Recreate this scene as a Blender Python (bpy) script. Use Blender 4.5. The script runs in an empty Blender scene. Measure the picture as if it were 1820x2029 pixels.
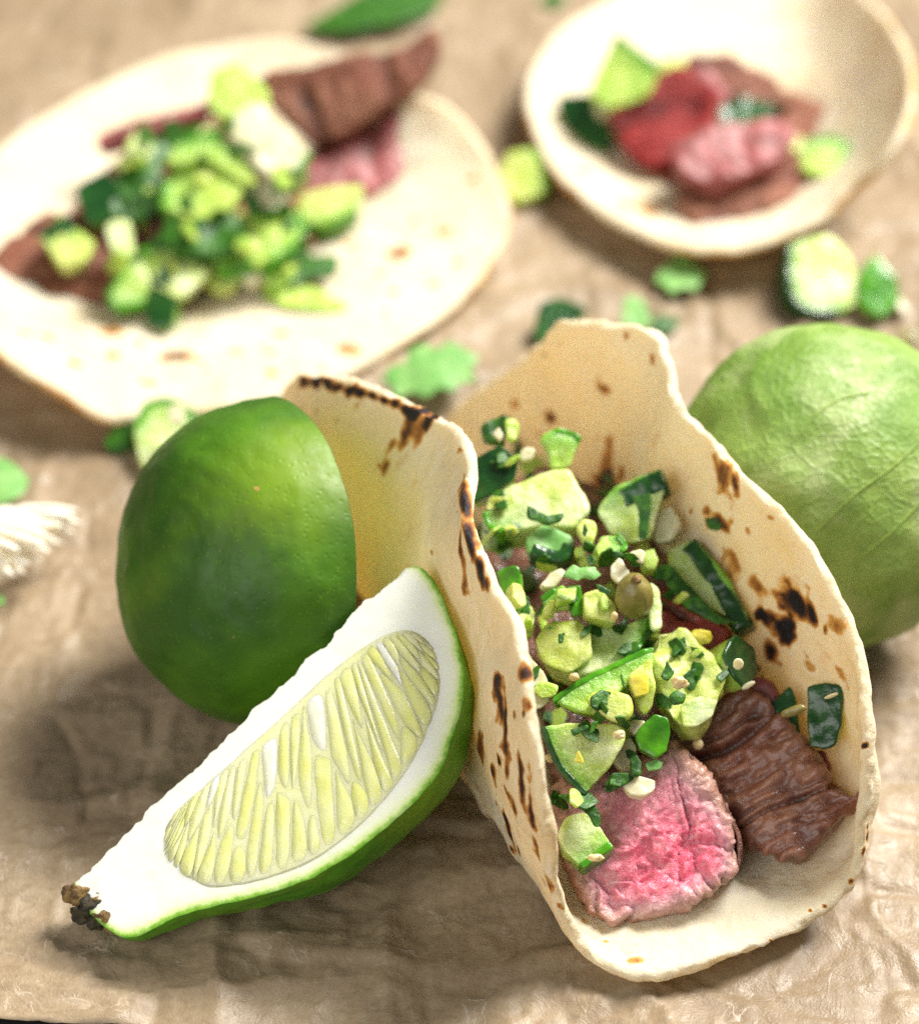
import bpy, math, random
import numpy as np
from mathutils import Vector, geometry

# ------------------------------------------------------------------ camera, world, lamps (built in centimetres, stored in metres)
S = 0.01
EL = math.radians(40); DIST = 45.0; WIDE = 14.5
sc = bpy.context.scene
COL = sc.collection
CAM = np.array([0, -DIST*math.cos(EL), DIST*math.sin(EL)])
FWD = np.array([0, math.cos(EL), -math.sin(EL)]); RGT = np.array([1., 0, 0]); UPV = np.array([0, math.sin(EL), math.cos(EL)])

cam = bpy.data.cameras.new('camera'); camo = bpy.data.objects.new('camera', cam); COL.objects.link(camo)
camo.location = tuple(CAM*S); camo.rotation_euler = (math.pi/2-EL, 0, 0)
cam.sensor_fit = 'HORIZONTAL'; cam.sensor_width = 36; cam.lens = 36*DIST/WIDE
cam.clip_start = 0.01; cam.clip_end = 50
cam.dof.use_dof = True; cam.dof.focus_distance = 37.6*S; cam.dof.aperture_fstop = 12.5; cam.dof.aperture_blades = 0
sc.camera = camo

world = bpy.data.worlds.new('World'); sc.world = world; world.use_nodes = True
bg = world.node_tree.nodes['Background']; bg.inputs[0].default_value = (1.0, 0.97, 0.92, 1); bg.inputs[1].default_value = 0.155

def area(name, loc, target, size, power, col):
    l = bpy.data.lights.new(name, 'AREA'); l.shape = 'SQUARE'; l.size = size*S; l.energy = power; l.color = col
    o = bpy.data.objects.new(name, l); COL.objects.link(o)
    o.location = tuple(np.array(loc)*S)
    d = Vector(tuple((np.array(target)-np.array(loc))))
    o.rotation_euler = d.to_track_quat('-Z', 'Y').to_euler()
    return o
area('window_light', (58, 44, 88), (0, -3, 1), 44, 40, (1.0, 0.965, 0.91))

area('front_fill', (-42, -62, 46), (0, -4, 1), 64, 5.0, (1.0, .98, .95))

sc.view_settings.view_transform = 'Standard'; sc.view_settings.look = 'None'
sc.view_settings.exposure = 0; sc.view_settings.gamma = 1
sc.render.engine = 'CYCLES'
sc.cycles.use_denoising = False
sc.cycles.max_bounces = 8; sc.cycles.transmission_bounces = 4
sc.cycles.sample_clamp_indirect = 3; sc.cycles.sample_clamp_direct = 5

# ------------------------------------------------------------------ helpers
rng = np.random.default_rng(7)
def ray(px, py):
    return FWD*DIST + RGT*((px-910)/1820*WIDE) + UPV*(-(py-1014.5)/1820*WIDE)
def P(px, py, z):
    r = ray(px, py); return CAM + r*((z-CAM[2])/r[2])
def camv(v):                       # (right, up, toward the lens) -> world
    v = np.asarray(v, float); w = RGT*v[0]+UPV*v[1]-FWD*v[2]; return w/np.linalg.norm(w)
def proj(p):
    v = p-CAM; d = v@FWD
    return 910+(v@RGT)/d*DIST/WIDE*1820, 1014.5-(v@UPV)/d*DIST/WIDE*1820, d

def _h(ix, iy, iz, s):
    n = (ix*374761393 + iy*668265263 + iz*2147483647 + s*1274126177) & 0xffffffff
    n = ((n ^ (n >> 13))*1274126177) & 0xffffffff
    n = ((n ^ (n >> 16))*2246822519) & 0xffffffff
    return ((n ^ (n >> 15)) & 0xffff)/65535.0*2-1
def noise(p, s=0):
    p = np.asarray(p, float); i = np.floor(p).astype(np.int64); f = p-i; u = f*f*f*(f*(f*6-15)+10)
    r = 0
    for dx in (0, 1):
        for dy in (0, 1):
            for dz in (0, 1):
                w = (u[:, 0] if dx else 1-u[:, 0])*(u[:, 1] if dy else 1-u[:, 1])*(u[:, 2] if dz else 1-u[:, 2])
                r = r + w*_h(i[:, 0]+dx, i[:, 1]+dy, i[:, 2]+dz, s)
    return r
def fbm(p, s=0, o=4, g=.5):
    p = np.asarray(p, float); a = 1; t = 0
    for k in range(o):
        t = t + a*noise(p*2**k+17.3*k, s+k); a *= g
    return t

def normals(v, f):
    f = np.asarray(f); n = np.zeros_like(v)
    if f.shape[1] == 4: fn = np.cross(v[f[:, 2]]-v[f[:, 0]], v[f[:, 3]]-v[f[:, 1]])
    else: fn = np.cross(v[f[:, 1]]-v[f[:, 0]], v[f[:, 2]]-v[f[:, 0]])
    for k in range(f.shape[1]): np.add.at(n, f[:, k], fn)
    return n/np.maximum(np.linalg.norm(n, axis=1), 1e-12)[:, None]

def mesh(name, v, faces, mat, attrs=None, smooth=True):
    me = bpy.data.meshes.new(name)
    v = np.asarray(v)*S
    fl = [faces] if isinstance(faces, np.ndarray) else faces
    me.vertices.add(len(v)); me.vertices.foreach_set('co', v.astype(np.float32).ravel())
    idx = np.concatenate([np.asarray(q).ravel() for q in fl]).astype(np.int32)
    tot = np.concatenate([np.full(len(q), np.asarray(q).shape[1]) for q in fl]).astype(np.int32)
    st = np.concatenate([[0], np.cumsum(tot)[:-1]]).astype(np.int32)
    me.loops.add(len(idx)); me.loops.foreach_set('vertex_index', idx)
    me.polygons.add(len(tot)); me.polygons.foreach_set('loop_start', st); me.polygons.foreach_set('loop_total', tot)
    me.update(calc_edges=True); me.validate()
    me.polygons.foreach_set('use_smooth', np.full(len(me.polygons), smooth))
    for k, a in (attrs or {}).items():
        at = me.attributes.new(k, 'FLOAT', 'POINT'); at.data.foreach_set('value', np.asarray(a, np.float32))
    me.materials.append(mat)
    return me

def props(o, label=None, cat=None, group=None, kind=None):
    if label: o['label'] = label
    if cat: o['category'] = cat
    if group: o['group'] = group
    if kind: o['kind'] = kind
    return o
def solo(name, v, faces, mat, label=None, cat=None, group=None, kind=None, attrs=None, smooth=True):
    b = np.array([(v[:, 0].min()+v[:, 0].max())/2, (v[:, 1].min()+v[:, 1].max())/2, v[:, 2].min()])
    o = bpy.data.objects.new(name, mesh(name, v-b, faces, mat, attrs, smooth)); COL.objects.link(o); o.location = tuple(b*S)
    o['_b'] = 0; del o['_b']
    return props(o, label, cat, group, kind)
BASE = {}
def empty(name, base, label, cat, group=None):
    o = bpy.data.objects.new(name, None); COL.objects.link(o); o.location = tuple(np.asarray(base)*S); o.empty_display_size = .01
    BASE[o.name] = np.asarray(base, float)
    return props(o, label, cat, group)
def part(name, v, faces, mat, parent, attrs=None, label=None, kind=None, smooth=True, base=None):
    b = BASE[parent.name]
    o = bpy.data.objects.new(name, mesh(name, v-b, faces, mat, attrs, smooth)); COL.objects.link(o); o.parent = parent
    BASE[o.name] = b
    return props(o, label, None, None, kind)

def grid_faces(nu, nv, closed_u=False):
    a = np.arange(nu*nv).reshape(nu, nv)
    if closed_u: a = np.vstack([a, a[:1]])
    return np.stack([a[:-1, :-1], a[1:, :-1], a[1:, 1:], a[:-1, 1:]], -1).reshape(-1, 4)

def catmull(pts, n, closed=False):
    """resample control points along axis 0 to n samples (centripetal-ish Catmull-Rom)"""
    p = np.asarray(pts, float); m = len(p)
    if closed:
        t = np.arange(n)/n*m; q = lambda i: p[i % m]
    else:
        t = np.linspace(0, m-1, n); ext = np.concatenate([[2*p[0]-p[1]], p, [2*p[-1]-p[-2]]]); q = lambda i: ext[np.clip(i+1, 0, m+1)]
    i = np.floor(t).astype(int)
    if not closed: i = np.minimum(i, m-2)
    f = (t-i).reshape((-1,)+(1,)*(p.ndim-1))
    a, b, c, d = q(i-1), q(i), q(i+1), q(i+2)
    return b + .5*f*(c-a + f*(2*a-5*b+4*c-d + f*(3*(b-c)+d-a)))

# ------------------------------------------------------------------ materials
class M:
    def __init__(s, name):
        s.m = bpy.data.materials.new(name); s.m.use_nodes = True; s.t = s.m.node_tree; s.n = s.t.nodes; s.l = s.t.links
        s.b = s.n['Principled BSDF']; s.out = s.n['Material Output']; s._c = None
    def new(s, typ, **k):
        x = s.n.new(typ)
        for a, b in k.items(): setattr(x, a, b)
        return x
    def put(s, a, b):
        if hasattr(b, 'is_output') or hasattr(b, 'links'): s.l.new(b, a)
        else: a.default_value = b
    def co(s, scale=(1, 1, 1)):
        if s._c is None:
            tc = s.new('ShaderNodeTexCoord'); vm = s.new('ShaderNodeVectorMath', operation='SCALE'); s.l.new(tc.outputs['Object'], vm.inputs[0]); vm.inputs['Scale'].default_value = 100
            oi = s.new('ShaderNodeObjectInfo'); ad = s.new('ShaderNodeVectorMath', operation='ADD'); mu = s.new('ShaderNodeMath', operation='MULTIPLY'); mu.inputs[1].default_value = 37
            s.l.new(oi.outputs['Random'], mu.inputs[0]); s.l.new(vm.outputs[0], ad.inputs[0]); s.l.new(mu.outputs[0], ad.inputs[1]); s._c = ad.outputs[0]
        mp = s.new('ShaderNodeMapping'); s.l.new(s._c, mp.inputs[0]); mp.inputs['Scale'].default_value = scale
        return mp.outputs[0]
    def noise(s, scale, detail=4, rough=.55, dist=0, sc=(1, 1, 1)):
        x = s.new('ShaderNodeTexNoise'); s.l.new(s.co(sc), x.inputs['Vector']); x.inputs['Scale'].default_value = scale; x.inputs['Detail'].default_value = detail
        x.inputs['Roughness'].default_value = rough; x.inputs['Distortion'].default_value = dist; return x.outputs['Fac']
    def voro(s, scale, feature='F1', rnd=1, sc=(1, 1, 1)):
        x = s.new('ShaderNodeTexVoronoi', feature=feature); s.l.new(s.co(sc), x.inputs['Vector']); x.inputs['Scale'].default_value = scale; x.inputs['Randomness'].default_value = rnd; return x.outputs['Distance']
    def attr(s, name):
        x = s.new('ShaderNodeAttribute', attribute_name=name); return x.outputs['Fac']
    def ramp(s, fac, stops, interp='LINEAR'):
        x = s.new('ShaderNodeValToRGB'); s.l.new(fac, x.inputs[0]); r = x.color_ramp; r.interpolation = interp
        while len(r.elements) < len(stops): r.elements.new(.5)
        for e, (p, c) in zip(r.elements, stops):
            e.position = p; e.color = (c, c, c, 1) if isinstance(c, (int, float)) else (*c, 1)
        return x.outputs[0]
    def mix(s, fac, a, b, blend='MIX'):
        x = s.new('ShaderNodeMix', data_type='RGBA', blend_type=blend)
        s.put(x.inputs[0], fac)
        for sock, v in ((x.inputs[6], a), (x.inputs[7], b)):
            s.put(sock, v if not isinstance(v, tuple) else (*v, 1))
        return x.outputs[2]
    def math(s, op, a, b=0.):
        x = s.new('ShaderNodeMath', operation=op); s.put(x.inputs[0], a); s.put(x.inputs[1], b); return x.outputs[0]
    def bump(s, h, dist, strength=1):
        x = s.new('ShaderNodeBump'); s.l.new(h, x.inputs['Height']); x.inputs['Distance'].default_value = dist*S; x.inputs['Strength'].default_value = strength
        if s.b.inputs['Normal'].is_linked: s.l.new(s.b.inputs['Normal'].links[0].from_socket, x.inputs['Normal'])
        s.l.new(x.outputs[0], s.b.inputs['Normal'])
    def set(s, col=None, rough=.5, sss=0, rad=(1, .5, .3), sscale=.2, spec=.5, coat=0, coatr=.1, sheen=0):
        b = s.b
        if col is not None: s.put(b.inputs['Base Color'], (*col, 1) if isinstance(col, tuple) else col)
        s.put(b.inputs['Roughness'], rough); b.inputs['Specular IOR Level'].default_value = spec
        b.inputs['Subsurface Weight'].default_value = sss; b.inputs['Subsurface Radius'].default_value = rad; b.inputs['Subsurface Scale'].default_value = sscale*S
        b.inputs['Coat Weight'].default_value = coat; b.inputs['Coat Roughness'].default_value = coatr
        return s.m
    def translucent(s, fac, col):
        tr = s.new('ShaderNodeBsdfTranslucent'); s.put(tr.inputs[0], (*col, 1) if isinstance(col, tuple) else col); mx = s.new('ShaderNodeMixShader'); s.put(mx.inputs[0], fac)
        s.l.new(s.b.outputs[0], mx.inputs[1]); s.l.new(tr.outputs[0], mx.inputs[2]); s.l.new(mx.outputs[0], s.out.inputs[0])

def mat_tortilla():
    m = M('tortilla_dough')
    base = m.mix(m.ramp(m.noise(.9, 5), [(.35, 0), (.7, 1)]), (.87, .81, .64), (.85, .75, .50))
    base = m.mix(m.math('MULTIPLY', m.ramp(m.noise(9, 3), [(.5, 0), (.75, 1)]), .35), base, (.86, .82, .73))
    fre = m.ramp(m.noise(2.3, 2, .5), [(.66, 0), (.76, .75)])
    base = m.mix(m.math('MULTIPLY', fre, .5), base, (.62, .33, .08))
    c = m.attr('char')
    crisp = m.math('ADD', c, m.math('MULTIPLY', m.math('SUBTRACT', m.noise(9, 5, .65), .5), .45))
    crisp = m.math('MULTIPLY', crisp, m.ramp(c, [(.02, 0), (.3, 1)]))
    ramp = m.ramp(crisp, [(.0, (.82, .70, .46)), (.24, (.72, .44, .13)), (.46, (.42, .16, .03)), (.66, (.09, .03, .012)), (.85, (.012, .009, .010))])
    col = m.mix(m.ramp(crisp, [(.05, 0), (.25, 1)]), base, ramp)
    m.bump(m.noise(1.6, 6, .65), .12, .7); m.bump(m.noise(14, 5, .7), .035, .7)
    m.set(col, .62, .25, (1, .75, .4), .25, .35)
    m.translucent(m.ramp(c, [(0, .33), (.5, .03)]), m.mix(1., col, (1., .83, .44), 'MULTIPLY'))
    return m.m

def mat_rind(name, dark, mid, yel, amt=.5, patch=False):
    m = M(name)
    col = m.mix(m.ramp(m.noise(.55, 3), [(.38, 0), (.62, 1)]), dark, mid)
    col = m.mix(m.math('MULTIPLY', m.ramp(m.noise(.35, 2), [(.5, 0), (.72, 1)]), amt), col, yel)
    if patch: col = m.mix(m.ramp(m.math('ADD', m.attr('lit_patch'), m.math('MULTIPLY', m.math('SUBTRACT', m.noise(.6, 3), .5), .45)), [(.15, 0), (.9, 1)]), col, yel)  # yellow-green blended in where the dome should look lit
    col = m.mix(m.math('MULTIPLY', m.ramp(m.voro(11), [(.0, 1), (.18, 0)]), .35), col, yel)
    col = m.mix(m.ramp(m.noise(3.2, 1), [(.78, 0), (.80, 1)]), col, (.35, .22, .06))
    m.bump(m.ramp(m.voro(9), [(0, 0), (.35, 1)]), .012, .4); m.bump(m.noise(2, 3), .04, .5)
    return m.set(col, m.ramp(m.noise(5, 3), [(.3, .45), (.7, .62)]), .12, (.4, .8, .1), .15, .32)

def mat_flesh(name, pale, rim, jelly, sss=.45, rough=.17):
    m = M(name)
    d = m.attr('skin_d')
    col = m.mix(m.ramp(m.noise(2.2, 3), [(.36, 0), (.62, 1)]), pale, jelly)
    col = m.mix(m.ramp(d, [(.05, 1), (.28, .35), (.6, 0)]), col, rim)
    col = m.mix(m.math('MULTIPLY', m.ramp(m.noise(14, 3), [(.5, 0), (.8, 1)]), .3), col, (.9, .92, .7))
    m.bump(m.noise(5, 6, .65), .08, .7); m.bump(m.noise(26, 3), .008, .6)
    return m.set(col, m.ramp(m.noise(6, 3), [(.35, rough), (.7, rough+.2)]), sss, (.8, 1, .35), .25, .55, .3, .08)

def mat_skin(name, a, b, rough=.22):
    m = M(name)
    col = m.mix(m.ramp(m.noise(2.5, 4), [(.4, 0), (.65, 1)]), a, b)
    m.bump(m.noise(4, 4), .03, .5); m.bump(m.noise(25, 2), .01, .4)
    return m.set(col, rough, .05, (.3, .6, .1), .1, .5)

def mat_pink():
    m = M('pink_steak')
    d = m.attr('done')
    n = m.math('ADD', d, m.math('MULTIPLY', m.math('SUBTRACT', m.noise(1.8, 5, .6), .5), .45))
    col = m.ramp(n, [(.0, (.28, .11, .06)), (.16, (.46, .25, .19)), (.38, (.55, .28, .27)), (.60, (.66, .25, .30)), (.85, (.72, .12, .19))])
    fib = m.ramp(m.noise(7, 5, .6, .8), [(.52, 0), (.72, 1)])
    col = m.mix(m.math('MULTIPLY', fib, .4), col, (.84, .62, .60))
    m.bump(m.noise(9, 5, .65, .6), .06, .8); m.bump(m.noise(30, 3), .008, .6)
    return m.set(col, m.ramp(m.noise(8, 4), [(.35, .16), (.65, .45)]), .35, (1, .35, .25), .2, .6, .35, .12)

def mat_brown(name='brown_steak', tint=(1, 1, 1), wet=True):
    m = M(name)
    T = lambda c: tuple(x*y for x, y in zip(c, tint))
    f = m.attr('fibre')
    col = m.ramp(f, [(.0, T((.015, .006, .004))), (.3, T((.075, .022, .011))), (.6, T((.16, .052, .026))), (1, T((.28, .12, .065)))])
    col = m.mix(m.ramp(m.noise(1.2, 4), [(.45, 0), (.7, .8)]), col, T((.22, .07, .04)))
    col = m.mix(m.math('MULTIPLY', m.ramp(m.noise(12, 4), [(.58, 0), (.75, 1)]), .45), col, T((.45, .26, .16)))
    m.bump(m.noise(11, 5, .65), .05, .8); m.bump(m.noise(32, 3), .008, .6)
    if not wet: return m.set(col, .5, .1, (1, .35, .2), .15, .3)
    return m.set(col, m.ramp(m.noise(9, 4), [(.35, .18), (.65, .5)]), .15, (1, .35, .2), .15, .6, .35, .15)

def mat_simple(name, a, b, rough=.4, sss=.3, scale=4, rad=(1, .8, .5), bump=.03, sscale=.2, trans=0):
    m = M(name)
    col = m.mix(m.ramp(m.noise(scale, 4), [(.38, 0), (.65, 1)]), a, b)
    m.bump(m.noise(scale*2.5, 4), bump, .6)
    m.set(col, rough, sss, rad, sscale, .45)
    if trans: m.translucent(trans, col)
    return m.m

MT = mat_tortilla()
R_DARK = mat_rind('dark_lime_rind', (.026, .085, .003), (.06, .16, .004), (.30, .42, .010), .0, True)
R_LITE = mat_rind('bright_lime_rind', (.06, .24, .008), (.15, .40, .014), (.38, .50, .02))
CUC = mat_flesh('cucumber_flesh', (.68, .77, .41), (.15, .38, .02), (.48, .60, .12))
CUCY = mat_flesh('yellow_cucumber_flesh', (.63, .69, .22), (.24, .44, .025), (.43, .52, .05))
PEP = mat_flesh('pepper_flesh', (.36, .56, .07), (.14, .38, .02), (.45, .58, .08))
CSK = mat_skin('cucumber_skin', (.008, .045, .010), (.02, .09, .014))
PSK = mat_skin('green_pepper_skin', (.04, .19, .008), (.09, .32, .01))
HERB = mat_simple('chopped_herb', (.014, .075, .007), (.06, .20, .014), .4, .15, 6, (.4, .8, .1), .03, .1, .2)
LEAF = mat_simple('pale_leaf', (.20, .48, .12), (.34, .60, .20), .42, .2, 3, (.5, 1, .3), .03, .1, .3)
ONION = mat_simple('onion', (.66, .63, .44), (.54, .50, .30), .25, .5, 3)
SEED = mat_simple('seed', (.66, .56, .32), (.55, .42, .20), .35, .4, 6)
JELLY = mat_simple('seed_jelly', (.62, .55, .06), (.55, .50, .12), .12, .6, 4)
CAPER = mat_simple('caper', (.16, .14, .03), (.24, .20, .06), .28, .3, 3)
PINK = mat_pink(); BROWN = mat_brown(); RED = mat_brown('reddish_steak', (1.15, .22, .36)); CRUST = mat_brown('seared_crust', (.8, .7, .6)); BROWN_DRY = mat_brown('dry_brown_steak', (1, 1, 1), False); RED_DRY = mat_brown('dry_red_steak', (1.15, .22, .36), False)
ROSE = mat_simple('rose_steak', (.34, .095, .095), (.13, .032, .024), .48, .35, 2.5, (1, .35, .25), .05)
WHITE = mat_simple('white_strand', (.84, .80, .68), (.80, .72, .55), .45, .4, 2)

# ------------------------------------------------------------------ table and baking paper
def mat_paper():
    m = M('baking_paper')
    col = m.mix(m.ramp(m.noise(.35, 4), [(.35, 0), (.65, 1)]), (.225, .162, .095), (.345, .262, .165))
    col = m.mix(m.math('MULTIPLY', m.ramp(m.noise(9, 5, .65), [(.42, 0), (.68, 1)]), .36), col, (.135, .085, .048))
    col = m.mix(m.ramp(m.noise(3.2, 6, .7, .7), [(.62, 0), (.72, .5)]), col, (.55, .455, .35))
    cr = m.math('ABSOLUTE', m.math('SUBTRACT', m.noise(.55, 3, .5, .9), .5)); cr2 = m.math('ABSOLUTE', m.math('SUBTRACT', m.noise(1.4, 3, .5, .8), .5))
    ln = m.math('MULTIPLY', m.math('MAXIMUM', m.ramp(cr, [(0, 1), (.012, 0)]), m.ramp(cr2, [(0, .8), (.012, 0)])), m.ramp(m.noise(1.1, 4), [(.54, 0), (.68, .6)]))
    col = m.mix(ln, col, (.62, .53, .43)); m.bump(ln, .04, .6)
    m.bump(m.noise(1.6, 6, .6, .8), .06, .6); m.bump(m.noise(28, 3), .015, .6)
    return m.set(col, m.ramp(m.noise(3, 4), [(.35, .36), (.7, .6)]), .0, spec=.45)
def paper():
    xs = np.concatenate([np.linspace(-30, -11, 60)[:-1], np.linspace(-11, 11, 300), np.linspace(11, 30, 60)[1:]])
    ts = np.concatenate([np.linspace(0, .42, 230)[:-1], np.linspace(.42, 1, 160)])
    X, T = np.meshgrid(xs, ts, indexing='ij')
    y0 = -10.14 - .085*np.maximum(0, X+6.6)**1.1 + .02*np.sin(X*1.3)
    Y = y0 + (34-y0)*T
    p = np.stack([X, Y, 0*X], -1).reshape(-1, 3)
    w = p + .5*np.stack([noise(p*.5, 3), noise(p*.5, 4), 0*p[:, 0]], -1)
    h = .22*(1-np.abs(noise(w*.16, 5)))**3 + .11*(1-np.abs(noise(w*.42, 6))*1.6).clip(0)**2 - .07*(1-np.abs(noise(w*.8+3, 17))*2.2).clip(0)**2 + .055*(1-np.abs(noise(w*.95, 7))*2).clip(0)**2 + .045*(1-np.abs(noise(w*2.1, 8))*4).clip(0)**1.5 - .03*(1-np.abs(noise(w*1.5+9, 19))*5).clip(0)**1.3 + .016*(1-np.abs(noise(w*4.3, 18))*2.4).clip(0)**2
    h += .05*noise(p*.3, 9)
    p[:, 2] = h - .20
    edge = np.clip(1-(T.reshape(-1)*44)/.9, 0, 1); p[:, 2] += .05*edge**2
    o = solo('baking_paper', p, grid_faces(*X.shape), mat_paper(), 'wide sheet of crumpled tan baking paper under all of the food', 'baking paper')
    mo = o.modifiers.new('thickness', 'SOLIDIFY'); mo.thickness = .012*S; mo.offset = -1
paper()
def table():
    m = M('dark_table'); col = m.mix(m.noise(1, 6, .6, 0, (.2, 3, 1)), (.012, .012, .014), (.03, .026, .024)); m.bump(m.noise(3, 5, .6, 0, (.3, 4, 1)), .03)
    m.set(col, .5)
    v = np.array([(x, y, z) for z in (-3.2, -.45) for y in (-60, 70) for x in (-80, 80)], float)
    f = np.array([(0, 2, 3, 1), (4, 5, 7, 6), (0, 1, 5, 4), (1, 3, 7, 5), (3, 2, 6, 7), (2, 0, 4, 6)])
    o = solo('table', v, f, m.m, 'dark table top showing past the paper at the lower left corner', None, None, 'structure', smooth=False)
table()

# ------------------------------------------------------------------ sheets (tortillas)
def char_field(V, N, spots, scale=1.0):
    """stain field on the sheet: each spot (px, py, rx, ry, angle, strength) is anchored to the nearest point of the sheet that faces the lens"""
    X, Y, Dp = proj_all(V)
    face = ((CAM-V)*N).sum(1) > 0
    out = np.zeros(len(V))
    nz = fbm(V*2.6, 40, 4); nz2 = fbm(V*5.5+9, 50, 3)
    for (px, py, rx, ry, ang, st) in spots:
        d2 = (X-px)**2+(Y-py)**2+np.where(face, 0, 1e7); near = np.where(d2 < d2.min()+60)[0]; k = near[np.argmin(Dp[near])]
        c = V[k]; n = N[k]
        d = V-c
        e1 = RGT-n*(RGT@n); e1 /= np.linalg.norm(e1); e2 = np.cross(n, e1)
        if e2@UPV < 0: e2 = -e2
        ca, sa = math.cos(math.radians(ang)), math.sin(math.radians(ang))
        a = (d@e1)*ca+(d@e2)*sa; b = -(d@e1)*sa+(d@e2)*ca; h = d@n
        q = np.sqrt((a/(rx/125))**2+(b/(ry/125))**2+(h/.35)**2)
        q = 1.28*q*(1+.55*nz+.35*nz2)
        out = np.maximum(out, .93*st*(np.clip(2.3-q, 0, 1.8)/1.8)**1.3*(N@n > .1))
    return out
def proj_all(V):
    v = V-CAM; d = v@FWD
    return 910+(v@RGT)/d*DIST/WIDE*1820, 1014.5-(v@UPV)/d*DIST/WIDE*1820, d

def solid_sheet(A, th, seed, rim_noise=.03):
    """A: nu x nv x 3 mid surface; returns closed solid verts/faces with a rounded rim and flags"""
    nu, nv, _ = A.shape
    F = grid_faces(nu, nv); V = A.reshape(-1, 3); N = normals(V, F)
    t = th*(1+.22*fbm(V*1.2, seed, 3))/2
    top = V+N*t[:, None]; bot = V-N*t[:, None]
    # boundary loop
    a = np.arange(nu*nv).reshape(nu, nv)
    loop = np.concatenate([a[0, :-1], a[:-1, -1], a[-1, :0:-1], a[:0:-1, 0]])
    # outward direction at the boundary, in the sheet
    C = V[loop]; tan = np.roll(C, -1, 0)-np.roll(C, 1, 0); out = np.cross(tan, N[loop])
    ctr = A[1:-1, 1:-1].reshape(-1, 3)
    inner = np.concatenate([a[1, :-1], a[:-1, -2], a[-2, :0:-1], a[:0:-1, 1]])
    s = np.sign(((C-V[inner])*out).sum(1)); out *= s[:, None]
    for _ in range(3): out = (out+np.roll(out, 1, 0)+np.roll(out, -1, 0))
    out /= np.maximum(np.linalg.norm(out, axis=1), 1e-9)[:, None]
    verts = [top, bot]; off = 2*nu*nv; rings = [loop]
    K = 5
    for k in range(1, K):
        an = math.pi/2-math.pi*k/K
        r = C+N[loop]*(t[loop]*math.sin(an))[:, None]+out*(t[loop]*math.cos(an)*.9+rim_noise*fbm(C*3.3+k*.6, seed+9, 3)*math.cos(an))[:, None]
        verts.append(r); rings.append(np.arange(off, off+len(loop))); off += len(loop)
    rings.append(loop+nu*nv)
    fs = [F, F[:, ::-1]+nu*nv]
    for r0, r1 in zip(rings[:-1], rings[1:]):
        fs.append(np.stack([r0, r1, np.roll(r1, -1), np.roll(r0, -1)], -1))
    V = np.concatenate(verts); pass
    mid_ = fs[2+K//2]; cn = np.cross(V[mid_[:, 2]]-V[mid_[:, 0]], V[mid_[:, 3]]-V[mid_[:, 1]])
    if (cn*out).sum() < 0: fs[2:] = [q[:, ::-1] for q in fs[2:]]
    return V, np.concatenate(fs)
def normals_vol(v, f):
    a = v[f[:, 0]]; b = v[f[:, 1]]; c = v[f[:, 2]]; d = v[f[:, 3]]
    return (np.einsum('ij,ij->i', a, np.cross(b, c))+np.einsum('ij,ij->i', a, np.cross(c, d))).sum()

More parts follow.
